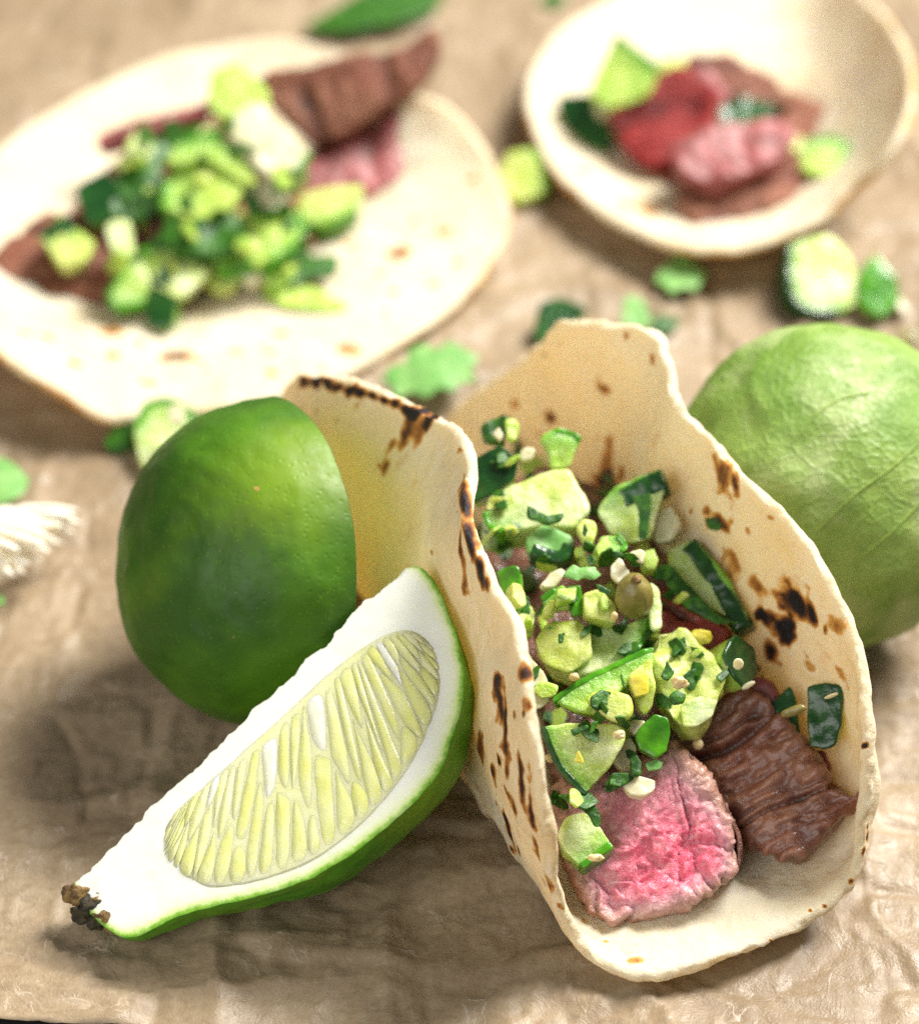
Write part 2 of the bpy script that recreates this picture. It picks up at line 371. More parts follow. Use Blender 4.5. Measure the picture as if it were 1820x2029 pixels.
def front_taco():
    L = lambda *a: P(*a)
    W = lambda *a: np.array(a, float)
    rows = [
     [L(1075,1640,2.5), L(1092,1745,1.5), L(1135,1832,.65), L(1205,1915,.16), L(1310,1940,.10), L(1510,1872,.12), L(1672,1748,.55), L(1716,1590,1.6)],
     [L(1060,1500,3.45), W(.83,-8.75,2.2), W(.98,-8.6,1.0), W(1.6,-8.55,.14), W(3.2,-8.4,.10), W(4.7,-8.0,.25), W(5.5,-7.6,1.15), L(1716,1440,2.5)],
     [L(1030,1310,4.15), L(962,1390,2.9), W(.42,-7.3,1.1), W(.95,-7.0,.14), W(2.7,-6.7,.10), W(4.2,-6.6,.35), W(5.05,-6.4,1.5), L(1690,1270,3.2)],
     [L(985,1180,4.4), L(955,1290,3.1), W(-.05,-6.2,1.2), W(.45,-6.1,.14), W(2.1,-5.5,.12), W(3.4,-5.2,.5), W(4.2,-5.0,1.8), L(1580,1055,4.0)],
     [L(930,1030,4.6), L(850,1110,3.2), W(-.75,-4.7,1.3), W(-.2,-4.7,.16), W(1.5,-4.2,.12), W(2.7,-3.9,.5), W(3.4,-3.8,1.9), L(1435,915,4.2)],
     [L(925,890,4.65), L(800,1000,3.2), W(-1.2,-3.4,1.3), W(-.7,-3.3,.18), W(1.0,-2.9,.14), W(2.1,-2.6,.6), W(2.7,-2.5,2.0), L(1350,815,4.2)],
     [L(850,828,4.35), L(720,930,3.0), W(-1.8,-2.3,1.2), W(-1.1,-2.1,.2), W(.5,-1.6,.16), W(1.6,-1.2,.8), W(2.35,-1.2,2.2), L(1322,715,4.3)],
     [L(705,763,3.85), L(620,860,2.7), W(-2.3,-1.3,1.2), W(-1.5,-.9,.22), W(-.0,-.3,.2), W(1.0,-.1,1.1), W(1.75,-.3,2.4), L(1285,658,4.4)],
     [L(590,752,3.05), L(553,800,2.3), W(-2.7,-.3,1.1), W(-1.7,.3,.3), W(-.6,.8,.6), L(930,800,1.5), L(1045,715,2.7), L(1120,640,3.8)],
    ]
    G = np.array(rows)                                   # rows x cols x 3
    A = catmull(G, 330); A = catmull(A.transpose(1, 0, 2), 300).transpose(1, 0, 2)
    p = A.reshape(-1, 3)
    u, v = np.meshgrid(np.linspace(0, 1, 330), np.linspace(0, 1, 300), indexing='ij')
    lift = .07*fbm(p*.55, 21, 3)+.035*fbm(p*1.5, 23, 3)+.05*np.clip(noise(p*1.25+5, 27)-.25, 0, 1)+.010*fbm(p*5, 25, 2)
    N = normals(p, grid_faces(330, 300)); p = p+N*lift[:, None]
    fl = .12+.03*fbm(p*1.8, 91, 3)+.012*fbm(p*6, 92, 2); p[:, 2] = np.where(p[:, 2] < fl+.2, fl+.2*np.exp(np.minimum(p[:, 2]-fl-.2, 0)/.2), p[:, 2])
    A = p.reshape(330, 300, 3)
    V, F = solid_sheet(A, .17, 30, .055)
    N = normals(V, F)
    spots = [  # px, py, rx, ry, angle, strength
     (795,865,34,16,60,.75),(770,880,20,12,40,.6),(830,850,14,30,-20,.6),(830,820,12,9,0,.35),(700,800,12,10,0,.3),(660,830,9,7,0,.3),(620,810,10,8,0,.3),(848,1095,9,8,0,.45),(700,900,8,7,0,.25),
     (910,990,10,60,8,.95),(925,1060,11,50,12,1.0),(945,1130,15,34,22,1.1),(905,1085,10,46,8,.8),(920,1000,26,8,-60,.7),(957,1155,8,14,20,.8),
     (1035,1330,13,16,0,.8),(985,1390,13,34,10,.85),(995,1440,8,60,8,.9),(1012,1420,7,12,0,.8),(975,1375,8,20,-20,.7),
     (968,1530,11,17,0,.8),(997,1527,10,13,0,.65),(945,1480,9,16,0,.6),(1013,1610,11,18,10,.75),(1005,1660,13,40,28,.9),(965,1640,12,12,0,.7),(1020,1690,10,20,20,.8),
     (1025,1540,8,50,10,.85),(1045,1610,8,50,12,.85),(1058,1690,7,40,14,.6),(1085,1760,6,30,20,.6),(1070,1750,8,16,40,.4),(1110,1800,6,22,40,.6),
     (1235,668,9,14,0,.65),(1288,708,8,11,10,.5),(1272,745,6,9,0,.35),(1187,772,22,12,0,.65),(1180,755,7,12,0,.4),(1083,825,15,15,0,.85),(1195,910,22,22,0,.55),(1190,950,34,20,25,.95),(1225,930,18,18,0,.6),(1015,805,10,18,0,.5),(1000,830,12,9,0,.4),
     (1430,940,22,30,-45,.62),(1447,955,10,18,30,.8),(1410,915,12,10,0,.45),(1420,1035,26,14,-5,.75),(1475,1053,9,11,20,.45),(1520,1027,14,6,45,.4),
     (1490,1165,26,20,-30,.55),(1450,1120,18,22,30,.5),(1575,1200,38,26,20,1.0),(1545,1250,28,24,30,1.05),(1520,1290,16,20,30,.95),(1600,1215,24,28,10,.95),(1628,1250,10,18,0,.7),(1650,1245,30,20,20,.45),(1655,1330,20,10,-20,.45),(1603,1330,12,10,0,.4),(1570,1190,60,40,0,.38),
     (1640,1560,24,12,10,.4),(1610,1500,14,20,0,.4),(1195,1860,9,6,0,.4),(1252,1898,12,8,0,.5),(1160,1820,8,10,0,.35),
     (1725,1640,3,5,0,.9),(1724,1660,3,5,0,.9),(1715,1690,4,5,0,.9),(1680,1748,5,6,0,.95),(1640,1795,4,4,0,.9),(1610,1800,4,4,0,.8),(1535,1870,4,5,0,.8),
    ]
    for x in np.linspace(0, 1, 12): spots.append((595+x*250, 752+x*x*30+x*42, 17, 9, -18, 1.1))
    ch = char_field(V, N, spots)
    # toasted line on the outer corner of the rim
    o = solo('tortilla', V, F, MT, 'soft tortilla folded into the front taco, charred in spots along its rim', 'tortilla', 'tortillas on the paper', attrs={'char': ch})
front_taco()

def flat_tortilla(rim, centre, label, th=.18, floor=.16, spots=(), seed=0, power=3.0):
    R = catmull(np.array([P(*r) for r in rim]), 360, closed=True)
    c = P(*centre)
    rr = np.linspace(0.004, 1, 110)
    A = np.zeros((360, 110, 3))
    for k, r in enumerate(rr):
        A[:, k, :2] = c[:2]+(R[:, :2]-c[:2])*r
        A[:, k, 2] = floor+(R[:, 2]-floor)*r**power
    p = A.reshape(-1, 3); p[:, 2] += (.06*fbm(p*.6, seed, 3)+.03*fbm(p*1.6, seed+4, 3))*np.tile(np.clip((1-rr*.3), 0, 1), 360)
    p[:, 2] = np.maximum(p[:, 2], .14)
    # closed in angle: top, bottom and a rounded rim
    n = 360; m = 110; F = grid_faces(n, m, True); N = normals(p, F)
    if N[:, 2].mean() < 0: F = F[:, ::-1]; N = -N
    t = th*(1+.15*fbm(p*1.3, seed+8, 3))/2
    top = p+N*t[:, None]; bot = p-N*t[:, None]
    rim_i = np.arange(n)*m+m-1; C = p[rim_i]; out = C-p[rim_i-1]; out /= np.linalg.norm(out, axis=1)[:, None]
    vs = [top, bot]; off = 2*n*m; rings = [rim_i]
    for k in range(1, 5):
        an = math.pi/2-math.pi*k/5
        vs.append(C+N[rim_i]*(t[rim_i]*math.sin(an))[:, None]+out*(t[rim_i]*math.cos(an)+.04*fbm(C*2.5+k, seed, 3)*math.cos(an))[:, None]); rings.append(np.arange(off, off+n)); off += n
    rings.append(rim_i+n*m)
    fs = [F, F[:, ::-1]+n*m]
    for a, b in zip(rings[:-1], rings[1:]): fs.append(np.stack([a, b, np.roll(b, -1), np.roll(a, -1)], -1))
    V = np.concatenate(vs); md = fs[4]; cn = np.cross(V[md[:, 2]]-V[md[:, 0]], V[md[:, 3]]-V[md[:, 1]])
    if (cn*out).sum() < 0: fs[2:] = [q[:, ::-1] for q in fs[2:]]
    F = np.concatenate(fs)
    ch = char_field(V, normals(V, F), [(a_, b_, c_*1.45, d_*1.45, e_, min(1, f_*1.5)) for a_, b_, c_, d_, e_, f_ in spots]) if len(spots) else np.zeros(len(V))
    ch[2*n*m+n:] = np.maximum(ch[2*n*m+n:], np.clip(.26+.16*fbm(V[2*n*m+n:]*1.4, seed+5, 3), 0, .5))
    ch[n*m:2*n*m] = np.maximum(ch[n*m:2*n*m], .2)
    solo('tortilla', V, F, MT, label, 'tortilla', 'tortillas on the paper', attrs={'char': ch})
flat_tortilla([(-60,640,1.2),(0,702,1.1),(100,765,.8),(210,825,.45),(340,815,.3),(480,800,.25),(620,765,.25),(770,690,.25),(900,600,.25),(985,490,.35),(1003,420,.6),(960,310,1.0),(890,225,1.35),(800,185,1.3),(680,120,.8),(520,88,.5),(330,120,.4),(120,220,.5),(-60,360,.8),(-110,500,1.1)],
  (450,470,.2), 'open tortilla at the back left, heaped with green salsa and steak', spots=[(362,700,20,13,20,.7),(230,695,11,8,0,.45),(150,715,10,7,0,.45),(300,755,16,10,0,.3),(790,495,16,11,0,.5),(905,512,12,9,0,.35),(750,535,10,9,0,.45),(690,480,10,8,0,.4),(760,610,16,8,0,.3),(850,560,12,8,0,.25),(540,735,14,8,0,.25),(210,650,18,9,0,.4),(880,450,14,9,0,.4),(820,430,10,7,0,.35),(930,350,12,8,0,.35),(700,690,14,8,0,.35),(460,690,12,8,0,.3),(560,650,10,7,0,.3),(90,660,14,8,0,.4),(640,720,10,6,0,.35),(780,570,10,7,0,.35)], seed=60)
flat_tortilla([(1048,190,.7),(1062,260,.6),(1100,335,.5),(1180,410,.45),(1290,470,.45),(1400,500,.5),(1500,490,.6),(1600,445,.9),(1685,378,1.3),(1752,318,1.9),(1800,225,2.3),(1795,110,2.3),(1720,10,1.7),(1580,-60,.8),(1350,-40,.5),(1180,20,.6),(1085,100,.7)],
  (1450,220,.2), 'open tortilla at the back right, filled with red and pink steak chunks', spots=[(1285,410,22,12,0,.4),(1230,395,14,10,0,.3),(1150,330,14,9,0,.3),(1345,455,18,9,0,.25)], seed=80)

# ------------------------------------------------------------------ limes
def lime_profile(x, half, r):           # radius at axial position x (-half..half), with the two nipple ends
    t = np.clip(x/half, -1, 1)
    return r*np.sqrt(np.clip(1-np.abs(t)**2.15, 0, 1))

def lime_half():
    # a half lime resting on its cut rim's lower edge, dome towards the left and the lens
    c = P(552, 1118, 2.3)               # centre of the cut circle
    ax = camv((-.86, -.06, .50))         # axis from the cut face to the stem end
    b = np.cross(ax, UPV); b /= np.linalg.norm(b); e = np.cross(b, ax)
    n, m = 150, 110
    th = np.linspace(0, 2*math.pi, n, endpoint=False)[:, None]; t = np.linspace(0, 1, m)[None, :]
    Rc, Lc = 2.36, 2.3
    ang = t*math.pi/2
    rr = Rc*np.cos(ang)**.93; xx = Lc*np.sin(ang)*(1+.03*np.exp(-((t-1)/.06)**2))
    V = c+(ax*xx[..., None]+(b*np.cos(th)[..., None]+e*np.sin(th)[..., None])*np.maximum(rr, .002)[..., None]).reshape(-1, 3)
    V = V.reshape(-1, 3); F = grid_faces(n, m, True); N = normals(V, F)
    if ((V-c)*N).sum() < 0: F = F[:, ::-1]; N = -N
    V = V+N*(.07*fbm(V*.55, 3, 3)+.012*fbm(V*4, 8, 2))[:, None]
    base = np.array([V[:, 0].mean(), V[:, 1].mean(), V[:, 2].min()])
    root = empty('lime_half', base, 'dark green lime half leaning dome outward against the front taco', 'lime', 'cut limes')
    rc = P(575, 1010, 3.6); dd = V-rc; lit_patch = np.exp(-(dd**2).sum(1)/1.1**2)*.9+np.exp(-((V-P(400, 1120, 2.5))**2).sum(1)/1.2**2)*.5  # bright area of the dome, light painted into the rind colour
    part('rind', V, F, R_DARK, root, attrs={'lit_patch': lit_patch})
    ring = V[np.arange(n)*m]
    rr = np.linspace(1, 0.003, 40)[None, :, None]
    D = (ring[:, None, :]-c)*rr+c; D = D.reshape(-1, 3); D -= ax*0.004
    dist = np.linalg.norm(D-c, axis=1)/Rc
    D -= ax*(.03*fbm(D*3, 5, 2)*(dist < .9))[:, None]
    part('pith', D, grid_faces(n, 40, True), ONION, root)
    for k in range(10):
        a0 = 2*math.pi*k/10+.05; a1 = 2*math.pi*(k+1)/10-.05
        A, Rr = np.meshgrid(np.linspace(a0, a1, 12), np.linspace(.3, 2.15, 10), indexing='ij')
        Q = c+(b*(Rr*np.cos(A))[..., None]+e*(Rr*np.sin(A))[..., None]-ax*(.05+.05*np.sin((A-a0)/(a1-a0)*math.pi)*np.sin((Rr-.3)/1.85*math.pi))[..., None]).reshape(-1, 3)
        part('segment', Q, grid_faces(12, 10), CUCY, root)
lime_half()

def mat_face():
    m = M('lime_pith')
    d = m.attr('rind_d')
    dn = m.math('ADD', d, m.math('MULTIPLY', m.math('SUBTRACT', m.noise(9, 6, .7), .5), .16))
    col = m.ramp(dn, [(.0, (.10, .30, .015)), (.04, (.26, .48, .05)), (.09, (.62, .74, .32)), (.17, (.78, .82, .62)), (.3, (.80, .82, .72))])
    col = m.mix(m.math('MULTIPLY', m.ramp(m.noise(1.2, 4), [(.5, 0), (.75, 1)]), .35), col, (.78, .80, .50))
    m.bump(m.noise(4, 5, .6), .02, .5); m.bump(m.noise(25, 3), .008, .5)
    return m.set(col, .45, .4, (1, 1, .7), .25, .4)
def mat_pulp(name, a, b, rough):
    m = M(name)
    col = m.mix(m.ramp(m.noise(2.5, 4, .5, 0, (1, 1, 1)), [(.35, 0), (.7, 1)]), a, b)
    m.bump(m.noise(7, 4), .025, .5); m.bump(m.noise(30, 3), .006, .5)
    return m.set(col, rough, .55, (1, 1, .35), .3, .5)
WEDGE = {}
def lime_wedge():
    A0 = P(148, 1748, .62); A1 = P(802, 1126, 3.55)     # the cut centre edge, stem end to far end
    E = A1-A0; L = np.linalg.norm(E); E /= L; mid = (A0+A1)/2
    N = camv((-.30, .40, .86)); N = N-E*(N@E); N /= np.linalg.norm(N)   # normal of the near cut face
    Fd = np.cross(N, E)
    if Fd[2] > 0: Fd = -Fd
    # rind line of the cut face, measured along and away from the centre edge
    trace = [(139,1744),(152,1775),(185,1815),(229,1846),(266,1851),(320,1830),(373,1808),(453,1790),(533,1768),(613,1739),(693,1691),(762,1638),(832,1574),(880,1515),(906,1441),(919,1377),(921,1340),(911,1299),(896,1247),(876,1200),(866,1165),(850,1138),(828,1122),(806,1120)]
    tr = []
    for (px, py) in trace:
        r_ = ray(px, py); w = CAM+r_*(((A0-CAM)@N)/(r_@N))-A0; tr.append((w@E/L, w@Fd))
    tr = catmull(np.array(tr), 500)
    # the line may run past the ends of the edge: parametrise by the traced curve itself
    sel = np.interp(np.linspace(0, 1, 170), np.linspace(0, 1, 500), np.arange(500)); ts = np.interp(sel, np.arange(500), tr[:, 0]); rad = np.maximum(np.interp(sel, np.arange(500), tr[:, 1]), .01)
    rad = rad+.025*noise(np.stack([np.linspace(0, 12, 170), 0*ts, 0*ts], 1), 3)
    spread = math.radians(78)
    nth = 90
    th = np.linspace(0, spread, nth)
    T = np.tile(ts[:, None], (1, nth)); TH = np.tile(th[None, :], (170, 1)); Rr = np.tile(rad[:, None], (1, nth))
    lean = .0
    def at(t, r, a):
        return A0+E*(t*L)[..., None]+(Fd*np.cos(a)[..., None]-N*np.sin(a)[..., None])*r[..., None]
    V = at(T, Rr, TH).reshape(-1, 3); F = grid_faces(len(ts), nth); n_ = normals(V, F)
    if (n_*(V-mid)).sum() < 0: F = F[:, ::-1]; n_ = -n_
    V = V+n_*(.035*fbm(V*1.1, 13, 3)+.014*fbm(V*5, 15, 2))[:, None]
    zz = V[:, 2].reshape(170, -1).min(1); print('WEDGE', zz[::17].round(2))
    low = np.clip((.02-V[:, 2]), 0, None); V[:, 2] += low
    base = np.array([V[:, 0].mean(), V[:, 1].mean(), V[:, 2].min()])
    root = empty('lime_wedge', base, 'juicy lime wedge with its pale cut face up and brown stem tip', 'lime', 'cut limes')
    Vr = V.reshape(len(ts), nth, 3)
    # rind as a thin shell
    n3 = n_.reshape(len(ts), nth, 3)
    part('rind', np.concatenate([V, V-n_*.05]), np.concatenate([F, F[:, ::-1]+len(V)]), R_LITE, root)
    # near and far cut faces (pith)
    def face(edge, sgn, label=None):
        nr = 70; q = np.linspace(0.0, 1, nr)
        core = A0+E*(np.clip(np.linspace(-.01, 1.01, 170)*.5+ts*.5, 0, 1)*L)[:, None]
        G = core[:, None, :]+(edge-core)[:, None, :]*q[None, :, None]
        g = G.reshape(-1, 3); dr = (np.linalg.norm(edge-core, axis=1)[:, None]*(1-q)[None, :]).reshape(-1)
        up = N if sgn > 0 else np.cross(E, -(Fd*math.cos(spread)-N*math.sin(spread)))*1.0
        g = g+up*((.012*fbm(g*1.3, 33, 3)+.005*fbm(g*4, 35, 3))*np.clip(dr/.3, 0, 1)*np.clip(np.tile(q, len(ts))/.12, 0, 1))[:, None]
        jag = (.06*fbm(core*2.6, 44, 5, .65))[:, None]*np.clip(1-q/.1, 0, 1)[None, :]
        g = g+Fd*jag.reshape(-1)[:, None]*(1 if sgn > 0 else 1)
        ends = np.minimum(np.tile(ts[:, None], (1, nr)), 1-np.tile(ts[:, None], (1, nr))).reshape(-1)*L
        far = 9.
        return g, grid_faces(len(ts), nr), np.minimum(dr, far+.0)
    g, f, d = face(Vr[:, 0], 1)
    part('pith', g, f, MF, root, attrs={'rind_d': d})
    g, f, d = face(Vr[:, -1], -1)
    part('pith', g, f[:, ::-1], MF, root, attrs={'rind_d': d})
    # pulp bed: lens shaped patch lying a touch proud of the pith
    ub = [(325,1655),(345,1610),(400,1560),(470,1500),(560,1420),(640,1345),(710,1290),(770,1256),(820,1252),(858,1285),(872,1330),(864,1402),(828,1488),(774,1570),(708,1640),(628,1700),(545,1736),(462,1756),(398,1756),(346,1726),(324,1692)]
    def onface(px, py, lift=0.):
        r = ray(px, py); t = ((A0-CAM)@N+lift)/(r@N); return CAM+r*t
    B = catmull(np.array([onface(*u) for u in ub]), 120, closed=True); cc = B.mean(0)
    q = np.linspace(.003, 1, 30)
    G = cc+(B-cc)[:, None, :]*q[None, :, None]; lift = .002+.038*(1-q**7)
    G = (G+N*lift[None, :, None]).reshape(-1, 3); G += N*(.006*fbm(G*2.5, 71, 3))[:, None]
    rim = B-N*.008
    G = np.concatenate([G.reshape(120, 30, 3), rim[:, None, :]], 1).reshape(-1, 3)
    pulp = part('pulp', G, grid_faces(120, 31, True)[:, ::-1], PULP, root)
    # juice vesicles: tear shaped cells packed from the core side to the rind side, pale membrane showing between them
    top = catmull(np.array(ub[1:9], float), 60); bot = catmull(np.array((ub[9:]+[ub[0]])[::-1], float), 60)
    r = random.Random(5)
    seeds = []
    for row in range(2):
        nn = (27, 30)[row]
        for k in range(nn):
            seeds.append(((k+.5+.5*(row % 2)+r.uniform(-.35, .35))/nn*5.2, (row+.5+r.uniform(-.55, .55))/2*.30))
    sx = np.array(seeds)
    def to3(p, lift):
        f = np.clip(p[1]/.30, 0, 1); u_ = np.clip(p[0]/5.2, 0, 1)*59; i0 = int(min(u_, 58)); fr = u_-i0
        aa = top[i0]*(1-fr)+top[i0+1]*fr; bb = bot[i0]*(1-fr)+bot[i0+1]*fr; lift = lift*(.25+.75*min(1, min(f, 1-f, u_/59, 1-u_/59)/.08)); q_ = aa+(bb-aa)*(.02+.96*f)
        return onface(q_[0], q_[1], lift)
    for si, c_ in enumerate(sx):
        poly = [(0., 0.), (5.2, 0.), (5.2, .30), (0., .30)]
        for sj in np.argsort(((sx-c_)**2).sum(1))[1:16]:
            d_ = sx[sj]-c_; m_ = (sx[sj]+c_)/2; new = []
            for k in range(len(poly)):
                p0 = np.array(poly[k]); p1 = np.array(poly[(k+1) % len(poly)]); s0 = (p0-m_)@d_; s1 = (p1-m_)@d_
                if s0 <= 0: new.append(tuple(p0))
                if (s0 < 0) != (s1 < 0): new.append(tuple(p0+(p1-p0)*s0/(s0-s1)))
            poly = new
            if len(poly) < 3: break
        if len(poly) < 3: continue
        q_ = np.array(poly); cen = q_.mean(0)
        for _ in range(2):
            nx = np.roll(q_, -1, 0); q_ = np.stack([q_*.8+nx*.2, q_*.2+nx*.8], 1).reshape(-1, 2)
        sk = (q_-cen)[:, 1]; tip = r.choice((-1, 1, 1))
        q_[:, 0] = cen[0]+(q_[:, 0]-cen[0])*np.clip(.99-.5*np.clip(tip*sk/max(np.ptp(sk), 1e-6), 0, .6), .6, 1)
        h_ = r.uniform(.0, .014); rings_ = []
        for g_, l_ in ((1., .034), (.82, .0425), (.5, .049+h_), (.2, .053+h_*1.1)):
            rings_.append(np.array([to3(cen+(p-cen)*np.array([g_, min(g_*1.05, .98)]), l_) for p in q_]))
        n_q = len(q_); Vv = np.concatenate(rings_+[to3(cen, .0535+h_*1.1)[None]]); fv = []
        i_ = np.arange(n_q); j_ = (i_+1) % n_q
        for k in range(3): fv.append(np.stack([k*n_q+i_, k*n_q+j_, (k+1)*n_q+j_, (k+1)*n_q+i_], 1))
        tri = np.stack([3*n_q+i_, 3*n_q+j_, np.full(n_q, 4*n_q)], 1)
        cn = np.cross(Vv[tri[0, 1]]-Vv[tri[0, 0]], Vv[tri[0, 2]]-Vv[tri[0, 0]])@N
        if cn < 0: fv = [f_[:, ::-1] for f_ in fv]; tri = tri[:, ::-1]
        white = c_[1] < .05 and r.random() < .4
        part('vesicle', Vv, fv+[tri], VES3 if white else (VES2 if r.random() < (.6 if c_[1] < .12 else .3) else VES1), pulp)
    # stem scar: a cluster of dry brown crumbs at the near end
    g = random.Random(3)
    for (px, py, rr, mm) in ((150,1770,.20,0),(172,1790,.22,1),(190,1775,.12,0),(160,1805,.17,1),(205,1810,.16,0),(185,1820,.13,1),(215,1830,.10,0)):
        c = onface(px, py, .03)-N*.12
        s = blob(c, (rr, rr*.8, rr*.7), g.randint(0, 99), .45, 16)
        part('stem_scar', s[0], s[1], (SCAR, SCAR2)[mm], root)
    WEDGE['on'] = onface
def blob(c, r, seed, amp=.15, n=20, rot=None):
    th, ph = np.meshgrid(np.linspace(0, 2*math.pi, n*2, endpoint=False), np.linspace(.02, math.pi-.02, n), indexing='ij')
    d = np.stack([np.sin(ph)*np.cos(th), np.sin(ph)*np.sin(th), np.cos(ph)], -1).reshape(-1, 3)
    v = d*np.asarray(r)*(1+amp*fbm(d*1.6+seed*3.7, seed, 3))[:, None]
    if rot is not None: v = v@np.asarray(rot).T
    return v+np.asarray(c), grid_faces(n*2, n, True)[:, ::-1]
MF = mat_face()
PULP = mat_pulp('lime_pulp', (.77, .78, .44), (.72, .73, .33), .25)
VES1 = mat_pulp('vesicle_clear', (.70, .72, .24), (.76, .78, .38), .16); VES2 = mat_pulp('vesicle_milky', (.78, .79, .42), (.72, .73, .28), .18); VES3 = mat_pulp('vesicle_white', (.84, .86, .70), (.80, .80, .52), .22)
SCAR = mat_simple('dry_stem', (.10, .055, .02), (.28, .17, .05), .8, .05, 7, bump=.1); SCAR2 = mat_simple('dark_stem', (.02, .016, .01), (.06, .045, .015), .8, 0, 7, bump=.1)
lime_wedge()

# ------------------------------------------------------------------ tomatillo in its papery husk
def tomatillo():
    m = M('papery_husk')
    ve = m.voro(2.6, 'DISTANCE_TO_EDGE', sc=(1, 1, .8)); ve2 = m.voro(6.5, 'DISTANCE_TO_EDGE')
    col = m.mix(m.ramp(m.noise(.5, 4), [(.35, 0), (.65, 1)]), (.12, .23, .025), (.25, .36, .08))
    col = m.mix(m.math('MULTIPLY', m.ramp(ve2, [(.0, 1), (.05, 0)]), .35), col, (.30, .42, .12))
    col = m.mix(m.math('MULTIPLY', m.ramp(m.noise(3, 5), [(.5, 0), (.75, 1)]), .5), col, (.09, .18, .03))
    col = m.mix(m.ramp(m.noise(.8, 5, .6, .5), [(.5, 0), (.66, .6)]), col, (.42, .49, .22))
    m.bump(m.ramp(ve, [(0, 1), (.10, 0)]), .025, .3); m.bump(m.ramp(ve2, [(0, 1), (.12, 0)]), .03, .35); m.bump(m.noise(9, 5), .03, .6)
    m.set(col, m.ramp(m.noise(1.5, 4), [(.35, .42), (.65, .7)]), .2, (.6, 1, .3), .2, .35)
    r = np.array([2.32, 2.1, 2.38]); ta = math.radians(14)
    maj = UPV*math.cos(ta)-RGT*math.sin(ta); mi = RGT*math.cos(ta)+UPV*math.sin(ta); BB = np.stack([mi, FWD, maj])
    th, ph = np.meshgrid(np.linspace(0, 2*math.pi, 220, endpoint=False), np.linspace(.01, math.pi-.01, 130), indexing='ij')
    d = np.stack([np.sin(ph)*np.cos(th), np.sin(ph)*np.sin(th), np.cos(ph)], -1).reshape(-1, 3)
    zl = ((d*r)@BB)[:, 2].min(); c = P(1630, 968, -zl-.06)
    w = np.abs(noise(d*1.7+3, 5)); w2 = np.abs(noise(d*4.5+1, 6))
    rad = 1+.05*fbm(d*1.4, 2, 3)+.014*(1-w*2).clip(0)**2+.005*(1-w2*2).clip(0)**2
    V = c+(d*r*rad[:, None])@BB
    V[:, 2] = np.maximum(V[:, 2], .03)
    F = grid_faces(220, 130, True)[:, ::-1]
    root = empty('tomatillo', (c[0], c[1], 0), 'pale green tomatillo in a veined papery husk behind the front taco', 'tomatillo')
    part('husk', V, F, m.m, root)
    VM = mat_simple('husk_vein', (.26, .36, .06), (.18, .29, .05), .5, .2)
    tree_d = d
    def hit(px, py):
        q = ray(px, py); q = q/np.linalg.norm(q); o = CAM-c
        oo = (BB@o)/r; qq = (BB@q)/r; a = qq@qq; bb = 2*oo@qq; cc = oo@oo-1; D = bb*bb-4*a*cc
        if D < 0: D = 0
        p = CAM+q*((-bb-math.sqrt(D))/(2*a)); u = (BB@(p-c))/r; k = np.argmax(tree_d@(u/np.linalg.norm(u))); return V[k]
    for pts in ([(1500,935),(1577,865),(1620,822),(1665,790),(1720,772)], [(1560,1105),(1618,1047),(1690,985),(1758,926),(1810,880)], [(1660,1140),(1753,1062),(1820,998)]):
        pp = catmull(np.array([hit(*q) for q in pts]), 40); n = (pp-c); n /= np.linalg.norm(n, axis=1)[:, None]
        tg = np.gradient(pp, axis=0); tg /= np.linalg.norm(tg, axis=1)[:, None]; s = np.cross(n, tg)
        an = np.linspace(0, 2*math.pi, 8, endpoint=False); w = .02*np.linspace(.4, 1.2, 40)
        T = pp[:, None, :]+(s[:, None, :]*np.cos(an)[None, :, None]+n[:, None, :]*np.sin(an)[None, :, None])*w[:, None, None]
        a2 = np.arange(320).reshape(40, 8); a2 = np.hstack([a2, a2[:, :1]])
        part('vein', T.reshape(-1, 3), np.stack([a2[:-1, :-1], a2[1:, :-1], a2[1:, 1:], a2[:-1, 1:]], -1).reshape(-1, 4), VM, root)
tomatillo()

# ------------------------------------------------------------------ cut pieces: an outline given its own distance, tilt and thickness
def resample(P2, ds, rnd=.09, closed=True):
    p = np.asarray(P2, float)
    for r_ in (rnd, .25):
        q = np.roll(p, -1, 0); a = p+(q-p)*r_; b = p+(q-p)*(1-r_); p = np.stack([a, b], 1).reshape(-1, 2)
    q = np.vstack([p, p[:1]]); L = np.concatenate([[0], np.cumsum(np.linalg.norm(np.diff(q, axis=0), axis=1))])
    n = max(12, int(L[-1]/ds)); s = np.arange(n)/n*L[-1]
    return np.stack([np.interp(s, L, q[:, 0]), np.interp(s, L, q[:, 1])], 1)
def inside(pts, poly):
    x, y = pts[:, 0], pts[:, 1]; c = np.zeros(len(pts), bool); j = len(poly)-1
    for i in range(len(poly)):
        xi, yi = poly[i]; xj, yj = poly[j]
        k = ((yi > y) != (yj > y)) & (x < (xj-xi)*(y-yi)/(yj-yi+1e-12)+xi); c ^= k; j = i
    return c
def segdist(pts, a, b):
    d = b-a; t = np.clip(((pts-a)@d)/(d@d+1e-12), 0, 1); return np.linalg.norm(pts-a-t[:, None]*d, axis=1)

